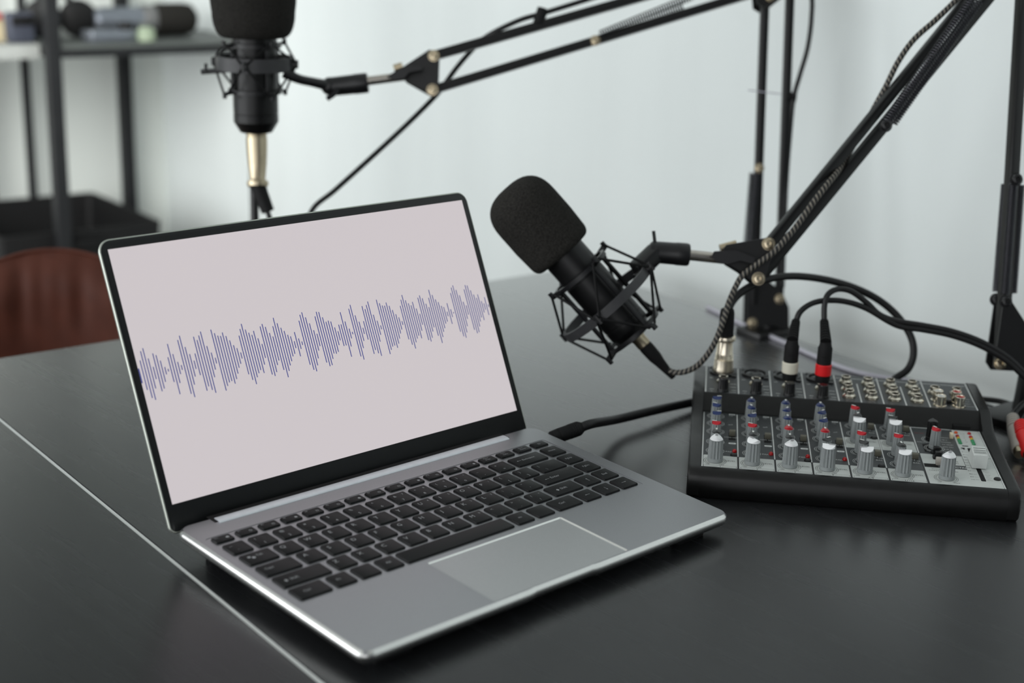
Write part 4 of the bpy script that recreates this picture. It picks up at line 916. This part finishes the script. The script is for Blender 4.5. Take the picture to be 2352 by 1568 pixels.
# cable of the upright microphone: boot, dip behind the lid, up to the far arm and along it
g0 = m1b * S
t = thing('microphone_cable', g0, 'plain black cable rising from behind the laptop to the far boom stand', 'cable', 'microphone cables')
g1 = P(592, 424, 1432); g2 = P(596, 436, 1432)
revolve(t, g0 + Vector((0, 0, .004)), g1, [(10.2, 0), (10.2, 8), (9.8, 8.4), (9.8, 9.4), (10.4, 10), (10.2, 20), (9.4, 34), (7.8, 50), (8.2, 51), (10.2, 52), (10.6, 54), (10.2, 57), (8.6, 58)], 'connector_shell', M['xlr_metal'])
mk = MB(T=inv_mm(t)); xa, ya_, da = axes(Vector((0, 0, 1)))
def mark(ang, z0, z1, wdeg):
    vs, fs = [], []
    for k in range(5):
        q = math.radians(ang - wdeg / 2 + wdeg * k / 4)
        for z in (z0, z1):
            rr = 10.55 if z > -22 else 9.75 + (z + 34) * .05
            vs.append(mm(g0) + Vector((math.cos(q) * rr, math.sin(q) * rr, 4 + z)))
    for k in range(4): fs.append((2 * k, 2 * k + 2, 2 * k + 3, 2 * k + 1))
    mk.add(vs, fs)
for z0, z1, wd in ((-9, -7.6, 34), (-15, -13.6, 34), (-21, -19, 14), (-27, -26.2, 30), (-29, -28.2, 30), (-31, -30.2, 30)): mark(-112, z0, z1, wd)
mk.build('connector_marking', M['print_black'], t)
revolve(t, g1, P(618, 492, 1432), [(7.4, 0), (7.6, 2), (7.0, 10), (6.4, 28)], 'cable_boot', M['rubber'])
cable('', [P(614, 484, 1432), P(632, 540, 1434), P(650, 620, 1438), P(664, 680, 1442), P(690, 670, 1445), P(700, 560, 1446), P(716, 484, 1446), P(770, 436, 1446), P(850, 364, 1446), P(930, 290, 1447), P(985, 236, 1450), P(1012, 206, 1456), P(1050, 154, 1462), P(1090, 108, 1462), P(1112, 88, 1456), P(1150, 66, 1450), P(1200, 44, 1449), P(1242, 32, 1450), P(1320, 8, 1452), P(1420, -24, 1456), P(1560, -72, 1462), P(1740, -128, 1472), P(1830, -100, 1478), P(1862, -20, 1486), P(1864, 40, 1490), P(1855, 110, 1495), P(1838, 170, 1500), P(1823, 225, 1502), P(1815, 300, 1510), P(1806, 420, 1518), P(1801, 540, 1526), P(1797, 660, 1536)], 2.6, M['cable'], '', root=t)
b = MB(T=inv_mm(t)); b.cyl(Q(1236, 55, 1450), Q(1247, 20, 1450), 5.6); b.build('cable_strap', M['rubber'], t)
b = MB(T=inv_mm(t)); b.cyl(Q(1806, 222, 1504), Q(1828, 224, 1504), 5.2); b.build('cable_strap', M['rubber'], t)
# thick lead into the laptop's right side
def LPt(x, y, z): return lap.matrix_world @ Vector((x * S, y * S, z * S))
p0 = LPt(LW - 1, 184, -4.6)
t = thing('power_lead', p0, 'thick black lead with a ribbed plug running from the laptop\'s right side behind the mixer', 'cable')
dirp = (P(1342, 979, 1166) - p0).normalized(); p1 = p0 + dirp * .032
revolve(t, p0, p1, [(4.2, 0), (4.2, 2.4), (5.4, 3), (5.8, 8), (5.4, 8.3), (5.8, 8.8), (5.4, 9.4), (5.9, 10), (5.9, 19), (5.4, 19.4), (6.1, 20), (5.5, 21.2), (6.1, 21.8), (5.5, 23), (6.1, 23.6), (5.5, 24.8), (6.1, 25.6), (5.5, 26.8), (6.1, 27.6), (5.8, 29), (4.2, 32)], 'plug_body', M['rubber'])
pe = [p1 - dirp * .003, p1 + dirp * .010, on_z(1420, 962, -3.5), on_z(1500, 943, -6), on_z(1580, 926, -9), on_z(1640, 916, -11.4), on_z(1700, 903, -11.4), on_z(1760, 880, -11.4)]
cable('', pe, 3.9, M['cable'], '', root=t, n=14)
# pale flat lead along the table's edge
zc = -16 + 2.4
cable('wall_lead', [on_z(u, v, zc) for u, v in ((1625, 705), (1660, 722), (1705, 744), (1760, 768), (1815, 792), (1870, 817), (1925, 840), (1980, 857), (2040, 868), (2110, 878), (2180, 890))], 2.3, M['cable_lilac'], 'pale grey lead lying along the table edge behind the mixer')
cable('black_lead', [on_z(2180, 905, -12)] + [on_z(u, v, zc) for u, v in ((2225, 914), (2262, 917), (2300, 922), (2330, 932), (2375, 948))], 2.6, M['cable'], 'black lead arching from behind the mixer to the near boom stand\'s clamp')
# two moulded plugs lying at the right edge of the frame
def moulded(label, m, a, b_, r, path, group='moulded plugs at the right edge'):
    t = thing('phono_plug', a, label, 'plug', group); L = (mm(b_) - mm(a)).length
    pr = [(r * .62, 0)]
    for k in range(5): z = 1 + L * .36 * k / 5; pr += [(r * (.80 + .04 * k), z), (r * (.84 + .04 * k), z + L * .045), (r * (.70 + .04 * k), z + L * .05), (r * (.70 + .04 * k), z + L * .068)]
    pr += [(r * .98, L * .40), (r * 1.02, L * .5), (r * .92, L * .97), (r * .8, L)]
    revolve(t, a, b_, pr, 'plug_body', m)
    dd = (b_ - a).normalized(); revolve(t, b_, b_ + dd * .007, [(r * .72, 0), (r * .72, 5), (r * .6, 7)], 'plug_tip', M['xlr_metal'])
    cable('', path, 2.3, M['cable'], '', root=t)
moulded('grey moulded plug lying beside the mixer\'s right side, next to the red one', M['plug_grey'], on_z(2326, 958, 2), on_z(2340, 1034, -8), 6.4, [on_z(2324, 963, 1), on_z(2334, 944, 4), on_z(2356, 922, 6), on_z(2390, 900, 6)])
moulded('bright red moulded plug at the right edge, next to the grey one', M['plug_red'], on_z(2344, 972, 5), on_z(2364, 1042, -7), 7.0, [on_z(2345, 977, 4), on_z(2360, 950, 5), on_z(2390, 930, 5)])
# ------------------------------------------------------------------ table, room, rack, chair
def line_x(p, q, r, s):
    d1 = (q[0] - p[0], q[1] - p[1]); d2_ = (s[0] - r[0], s[1] - r[1]); den = d1[0] * d2_[1] - d1[1] * d2_[0]
    k = ((r[0] - p[0]) * d2_[1] - (r[1] - p[1]) * d2_[0]) / den
    return (p[0] + d1[0] * k, p[1] + d1[1] * k)
FAR = ((102, 700), (744.5, 648)); RGT = ((796.2, 488.2), (745.1, 107.5)); SEAM = ((29.6, 537.5), (-18.6, 13.8)); NEAR = ((-300, -900), (400, -957)); LFT = ((-870, 700), (-1010, -900))
tc = line_x(*FAR, *SEAM)
table = thing('table', V(150, -100, -766), 'black stained wooden table with a pale seam, carrying the laptop and the mixer', 'table')
IT = inv_mm(table)
def TV(p, z): return Vector((p[0], p[1], z + Z0))
def board(cs, name):
    b = MB(T=IT); cx = sum(p[0] for p in cs) / len(cs); cy = sum(p[1] for p in cs) / len(cs)
    def rg(k, z): return [TV((p[0] + (cx - p[0]) / math.hypot(cx - p[0], cy - p[1]) * k, p[1] + (cy - p[1]) / math.hypot(cx - p[0], cy - p[1]) * k), z) for p in cs]
    b.loft([rg(.6, -48), rg(0, -47.4), rg(0, -17.2), rg(.4, -16.3), rg(1.2, -16)]); return b.build(name, M['table'], table, sharp=20)
off = lambda pq, d: tuple((p[0] + d, p[1]) for p in pq)
SL, SR = off(SEAM, -1.3), off(SEAM, 1.3)
board([line_x(*FAR, *SR), line_x(*FAR, *RGT), line_x(*RGT, *NEAR), line_x(*NEAR, *SR)], 'table_board')
board([line_x(*FAR, *LFT), line_x(*FAR, *SL), line_x(*NEAR, *SL), line_x(*NEAR, *LFT)], 'table_board')
b = MB(T=IT); a0, a1, a2_, a3 = line_x(*FAR, *SL), line_x(*FAR, *SR), line_x(*NEAR, *SR), line_x(*NEAR, *SL)
b.loft([[TV(p, z) for p in (a0, a1, a2_, a3)] for z in (-40, -16.6)]); tag(b.build('seam_strip', M['print_white'], table), 'pale worn strip along the seam', None)
for p in ((700, 560), (690, -800), (-820, 620), (-900, -800)):
    b = MB(T=IT); b.rbox(p[0] - 30, p[1] - 30, 0.2, p[0] + 30, p[1] + 30, Z0 - 48.2, 3, 1); b.build('leg', M['table'], table)

# walls: one along the table's right edge, one across the end behind the rack
ed = Vector((RGT[0][0] - RGT[1][0], RGT[0][1] - RGT[1][1], 0)).normalized(); en = Vector((ed.y, -ed.x, 0))
w0 = Vector((RGT[1][0], RGT[1][1], 0)) + en * 110
def wall_box(name, p, q, n, th, z0, z1, m):
    b = MB(); vs = [p, q, q + n * th, p + n * th]
    b.loft([[Vector((v.x, v.y, z)) for v in vs] for z in (z0, z1)]); o = b.build(name, m); o['kind'] = 'structure'; return o
CORN = w0 + ed * 2140
wall_box('wall_right', w0 - ed * 2600, CORN + ed * 120, en, 120, 0, 2700, M['wall'])
wall_box('wall_back', CORN - en * 1500, CORN, ed, 120, 0, 2700, M['wall_b'])
fl = MB(); fp = [w0 - ed * 2600 + en * 120, CORN + ed * 120 + en * 120, CORN - en * 3600 + ed * 120, w0 - ed * 2600 - en * 3600]
fl.loft([[Vector((v.x, v.y, z)) for v in fp] for z in (-60, 0)]); o = fl.build('floor', M['floor']); o['kind'] = 'structure'
cl = MB(); cl.loft([[Vector((v.x, v.y, z)) for v in fp] for z in (2700, 2760)]); o = cl.build('ceiling', M['ceiling']); o['kind'] = 'structure'

# rack
FLp, FRp = mm(P(120, 118, 2500)), mm(P(582, 102, 2722)); FRp.z = FLp.z = (FLp.z + FRp.z) / 2
dx = (FRp - FLp); W_ = dx.length; dx.normalize(); dy = Vector((-dx.y, dx.x, 0)); LD = 400
rack = thing('shelf_rack', Vector((FLp.x, FLp.y, 0)) * S, 'dark grey metal shelf rack standing in the corner at the left, blurred', 'rack'); IR = inv_mm(rack)
zs = FLp.z
def post(p, w, nm='post', z1=2100):
    b = MB(T=IR); T = Matrix.Translation(Vector((p.x, p.y, 0))) @ Matrix((dx, dy, Vector((0, 0, 1)))).transposed().to_4x4()
    b.rbox(-w / 2, -w / 2, 0, w / 2, w / 2, z1, 1.5, .5, T); b.build(nm, M['rack_metal'], rack, sharp=25)
RRp, RLp = FRp + dy * LD, FLp + dy * LD
def at_u(u):                                 # the spot on the rear line seen in image column u
    lo_, hi_ = -200.0, W_ + 200.0
    for _ in range(40):
        k = (lo_ + hi_) / 2; q = RLp + dx * k - Vector((0, 0, Z0)) - CP
        if 1176 + FPX * q.dot(CR) / q.dot(CF) < u: lo_ = k
        else: hi_ = k
    return RLp + dx * lo_
post(FLp, 24); post(FRp, 17); post(at_u(280), 25, 'rear_post'); post(RLp, 23, 'rear_post'); post(at_u(52), 15, 'rear_post')
def beam(a, b_, w, h, nm='beam'):
    b = MB(T=IR); b.bar(a, b_, w, h, Vector((0, 0, 1))); b.build(nm, M['rack_metal'], rack, sharp=25)
zu = Vector((0, 0, 1))
def shelf(z, front_h=16):
    b = MB(T=IR); T = Matrix.Translation(Vector((FLp.x, FLp.y, z))) @ Matrix((dx, dy, zu)).transposed().to_4x4()
    b.rbox(-8, -8, 2, W_ + 8, LD + 8, 10, 1, .5, T); b.build('shelf', M['rack_shelf'], rack, sharp=25)
    for a, c in ((FLp, FRp), (RLp, RRp), (FLp, RLp), (FRp, RRp)): beam(Vector((a.x, a.y, z - 4)), Vector((c.x, c.y, z - 4)), 12, front_h)
shelf(zs)
zl = 430.0
shelf(zl); shelf(260)
beam(Vector((RLp.x, RLp.y, zs - 330)), Vector((RRp.x, RRp.y, zs - 450)), 8, 14, 'cross_brace')
def on_shelf(x, y, z): return FLp + dx * x + dy * y + Vector((0, 0, z - FLp.z))
TR = lambda c, a=0.0: Matrix.Translation(c) @ Matrix((dx, dy, zu)).transposed().to_4x4() @ Matrix.Rotation(a, 4, 'Z')
# things on the rack's upper shelf, far out of focus
zt_ = zs + 10.2
def item(name, c, label, cat): 
    t = thing(name, c * S, label, cat); return t, inv_mm(t)
cc = on_shelf(218, 120, zt_ + 30); t, I = item('studio_microphone', cc, 'silver microphone with a black foam end lying on the rack\'s upper shelf', 'microphone')
b = MB(T=I); b.cyl(cc - dx * 96, cc + dx * 8, 25, prof=[(16, 0), (22, 6), (24, 20), (24, 96), (22, 104)]); b.build('microphone_body', M['silver'], t)
b = MB(T=I); b.cyl(cc - dx * 6, cc + dx * 22, 26, prof=[(25, 0), (27, 4), (27, 24), (25, 28)]); b.build('grille', M['grille'], t)
b = MB(T=I); b.cyl(cc + dx * 20, cc + dx * 102, 30, prof=[(26, 0), (30, 6), (30, 60), (27, 74), (18, 82)]); b.build('foam_cover', M['foam'], t)
cc = on_shelf(62, 130, zt_); t, I = item('headphones', cc, 'black headphones lying on the rack\'s upper shelf beside the front post', 'headphones')
for k, q in enumerate((-32, 34)):
    b = MB(T=I); b.cyl(cc + dx * q + zu * 34 - dy * 12, cc + dx * (q + 6) + zu * 34 + dy * 16, 34, prof=[(24, 0), (34, 6), (34, 20), (28, 28)]); b.build('ear_cup', M['bin'], t)
b = MB(T=I); b.tube([cc + dx * -32 + zu * 50, cc + dx * -20 + zu * 78 + dy * 40, cc + dx * 2 + zu * 84 + dy * 60, cc + dx * 26 + zu * 76 + dy * 40, cc + dx * 36 + zu * 50], 7, 10); b.build('headband', M['rubber'], t)
cc = on_shelf(120, 40, zt_); t, I = item('small_clamp', cc, 'dark grey metal clip lying in front of the silver microphone on the rack', 'clip')
b = MB(T=I); b.rbox(-46, -20, 0, 46, 20, 20, 5, 2, TR(cc, .1)); b.build('clip_body', M['silver'], t)
b = MB(T=I); b.cyl(cc + dx * 30 + zu * 20, cc + dx * 30 + zu * 32, 12); b.build('clip_knob', M['bin'], t)
cc = on_shelf(180, 20, zt_); t, I = item('small_jar', cc, 'pale greenish jar on the front of the rack\'s upper shelf', 'jar')
b = MB(T=I); b.lathe([(14, 0), (16, 2), (16, 18), (12, 22), (12, 26)], 18, TR(cc)); b.build('jar_body', mat('jar_green', (150, 164, 140), .4, var=.05), t)
b = MB(T=I); b.lathe([(13, 25.5), (13, 32), (11, 33)], 18, TR(cc)); b.build('lid', M['rack_shelf'], t)
# left of the front post: a second bay with a tool box and small things
shelfL = [on_shelf(-40, 60, zt_), on_shelf(-90, 150, zt_)]
bay = MB(T=IR); T = Matrix.Translation(Vector((FLp.x, FLp.y, zs))) @ Matrix((dx, dy, zu)).transposed().to_4x4()
bay.rbox(-420, 26, 2, -14, LD, 10, 1, .5, T); bay.rbox(-420, 20, -14, -14, 30, 10, 1, .5, T); tag(bay.build('side_shelf', M['rack_pale'], rack, sharp=25), 'paler side shelf', None)
cc = on_shelf(-66, 120, zt_); t, I = item('cardboard_box', cc, 'cream cardboard box on the rack\'s side shelf at the far left', 'box')
b = MB(T=I); b.rbox(-40, -30, 0, 40, 30, 26, 1, .4, TR(cc, .2)); b.build('box_body', M['card'], t)
b = MB(T=I); b.rbox(-41, -31, 26.2, 41, 31, 34, 1, .4, TR(cc, .2)); b.build('lid', M['card'], t)
cc = on_shelf(-70, 118, zt_ + 34.4); t, I = item('cable_coil', cc, 'small red coil lying on the cream box at the far left of the rack', 'coil')
b = MB(T=I); b.tube([cc + Vector((20 * math.cos(q), 20 * math.sin(q), 7)) for q in [2 * PI * k / 20 for k in range(21)]], 7, 8); b.build('coil', M['plug_red'], t)
cc = on_shelf(-30, 60, zt_); t, I = item('pouch', cc, 'dark blue grey pouch on the side shelf beside the rack\'s front post', 'pouch')
b = MB(T=I); b.rbox(-26, -18, 0, 20, 18, 52, 8, 6, TR(cc)); b.build('pouch_body', mat('pouch_slate', (58, 62, 74), .7, var=.2), t)
b = MB(T=I); b.rbox(-22, -19.6, 30, 16, -17.6, 46, 3, .5, TR(cc)); b.build('flap', M['bin'], t)
# bin on the lower shelf
rc = mm(P(371, 482, 2700)); zt2 = rc.z - 22; rc.z = zl + 10.2
cc = rc - dx * 150 + dy * 170
t, I = item('storage_bin', cc, 'black open storage bin on the rack\'s lower shelf behind the laptop', 'bin'); H_ = max(60, zt2 - zl - 10)
b = MB(T=I); Tn = TR(cc)
b.loft([[(x, y, z) for x, y in rrect(-150 + i, -170 + i, 150 - i, 170 - i, 10, 3)] for i, z in ((10, 0), (0, H_), (6, H_), (14, 8))], Tn, cap0=True, cap1=True); b.build('bin_body', M['bin'], t, sharp=30)
b = MB(T=I); b.rbox(-40, -178, H_ - 34, 40, -168, H_ - 18, 3, 1, Tn); b.build('handle', M['rubber'], t)
cc = Vector((FLp.x, FLp.y, zl + 10.2)) + dx * 20 + dy * 180
t, I = item('storage_bin', cc, 'low black tray on the rack\'s lower shelf at the far left', 'bin')
b = MB(T=I); b.loft([[(x, y, z) for x, y in rrect(-60 + i, -120 + i, 80 - i, 120 - i, 8, 3)] for i, z in ((8, 0), (0, 44), (5, 44), (11, 6))], TR(cc)); b.build('bin_body', M['bin'], t, sharp=30)

# leather chair beyond the table's far edge
cy_ = P(118, 581, 1580); cz = cy_.z / S; c0 = Vector((cy_.x / S, cy_.y / S, 0))
fd_ = Vector((.54, .842, 0)); sd = Vector((.842, -.54, 0))
chair = thing('leather_chair', c0 * S, 'brown leather chair with a rounded back, behind the table\'s far edge', 'chair'); IC = inv_mm(chair)
b = MB(T=IC); HB = cz - 470; n = 90; nz = 34; rng = random.Random(3)
ph = [rng.random() * 6 for _ in range(8)]
def back_pt(s_, t_, side):
    """s_ -1..1 across, t_ 0..1 up; side -1 front (towards the table), +1 rear"""
    w = 172 * (1 - .10 * (1 - t_)); top = HB * (1 - .60 * (1 - math.sqrt(max(0, 1 - (s_ * .98) ** 2))))
    z = 470 + top * t_; x = w * s_
    ybow = 70 * s_ * s_ - 14 * t_
    th = 26 * (1 - abs(s_) ** 6) ** .5 * (1 - max(0, (t_ - .86) / .14) ** 2.2 * .96) * (1 - .2 * t_)
    wr = 1.7 * math.exp(-((t_ - .87) / .11) ** 2) * (.35 + math.exp(-((s_ + .12) / .3) ** 2)) * (math.sin(19 * s_ + ph[0]) + .8 * math.sin(31 * s_ + ph[1] + 2 * t_) + .5 * math.sin(50 * s_ + ph[2])) + .35 * math.sin(13 * s_ + ph[3] + 3 * t_)
    return c0 + sd * x + fd_ * ((-ybow) + side * th + (wr if side < 0 else 0) * side * .9) + zu * z
for side in (-1, 1):
    rows = [[back_pt(-1 + 2 * i / n, j / nz, side) for i in range(n + 1)] for j in range(nz + 1)]
    b.loft(rows, closed=False, cap0=False, cap1=False)
b.build('backrest', M['leather'], chair, sharp=80)
b = MB(T=IC); b.tube([back_pt(-.97 + 1.94 * i / 40, 1.0, 0) + zu * .4 for i in range(41)], 2.6, 8); b.build('piping', M['leather'], chair, sharp=80)
b = MB(T=IC); Tc = Matrix.Translation(c0 + fd_ * -150) @ Matrix((sd, fd_, zu)).transposed().to_4x4()
b.rbox(-230, -230, 400, 230, 190, 480, 60, 22, Tc); b.build('seat', M['leather'], chair, sharp=60)
for x in (-190, 190):
    for y in (-190, 150):
        b = MB(T=IC); p = c0 + fd_ * -150 + sd * x + fd_ * y; b.cyl(Vector((p.x + (12 if x > 0 else -12), p.y, .2)), Vector((p.x, p.y, 404)), 10, 14); b.build('leg', M['rack_metal'], chair)

# ------------------------------------------------------------------ daylight: a window wall at the left, sky fill, added fills for the back wall
w = bpy.data.worlds.new('world'); sc.world = w; w.use_nodes = True
bg = w.node_tree.nodes['Background']; bg.inputs[0].default_value = (0.86, 0.93, 1.0, 1); bg.inputs[1].default_value = WORLD = 0.16
def area(name, loc, target, sx, sy, power, col=(1, 1, 1)):
    l = bpy.data.lights.new(name, 'AREA'); l.shape = 'RECTANGLE'; l.size = sx; l.size_y = sy; l.energy = power; l.color = col
    o = bpy.data.objects.new(name, l); COL.objects.link(o); o.location = loc
    o.rotation_euler = (Vector(target) - Vector(loc)).to_track_quat('-Z', 'Y').to_euler(); return o
area('window_and_fill_light', (-2.3, 1.45, 1.4), (0.6, 0.6, 0.9), 3.2, 2.0, 80, (0.96, 0.99, 1.0))
area('window_and_fill_light', (-2.2, -1.1, 1.35), (0.75, 2.0, 0.9), 2.4, 1.8, 22, (0.97, 0.99, 1.0))  # added soft fill aimed at the back wall, not a window
area('back_wall_fill', (-0.1, 1.35, 1.2), (0.80, 2.28, 0.80), 1.0, 0.8, 3.8, (1.0, 0.995, 0.96)).data.spread = math.radians(62)  # added light without a fixture, brightens the wall behind the rack
sc.view_settings.view_transform = 'Standard'; sc.view_settings.look = 'None'; sc.view_settings.exposure = 0.0; sc.view_settings.gamma = 1.0
sc.view_settings.use_curve_mapping = False
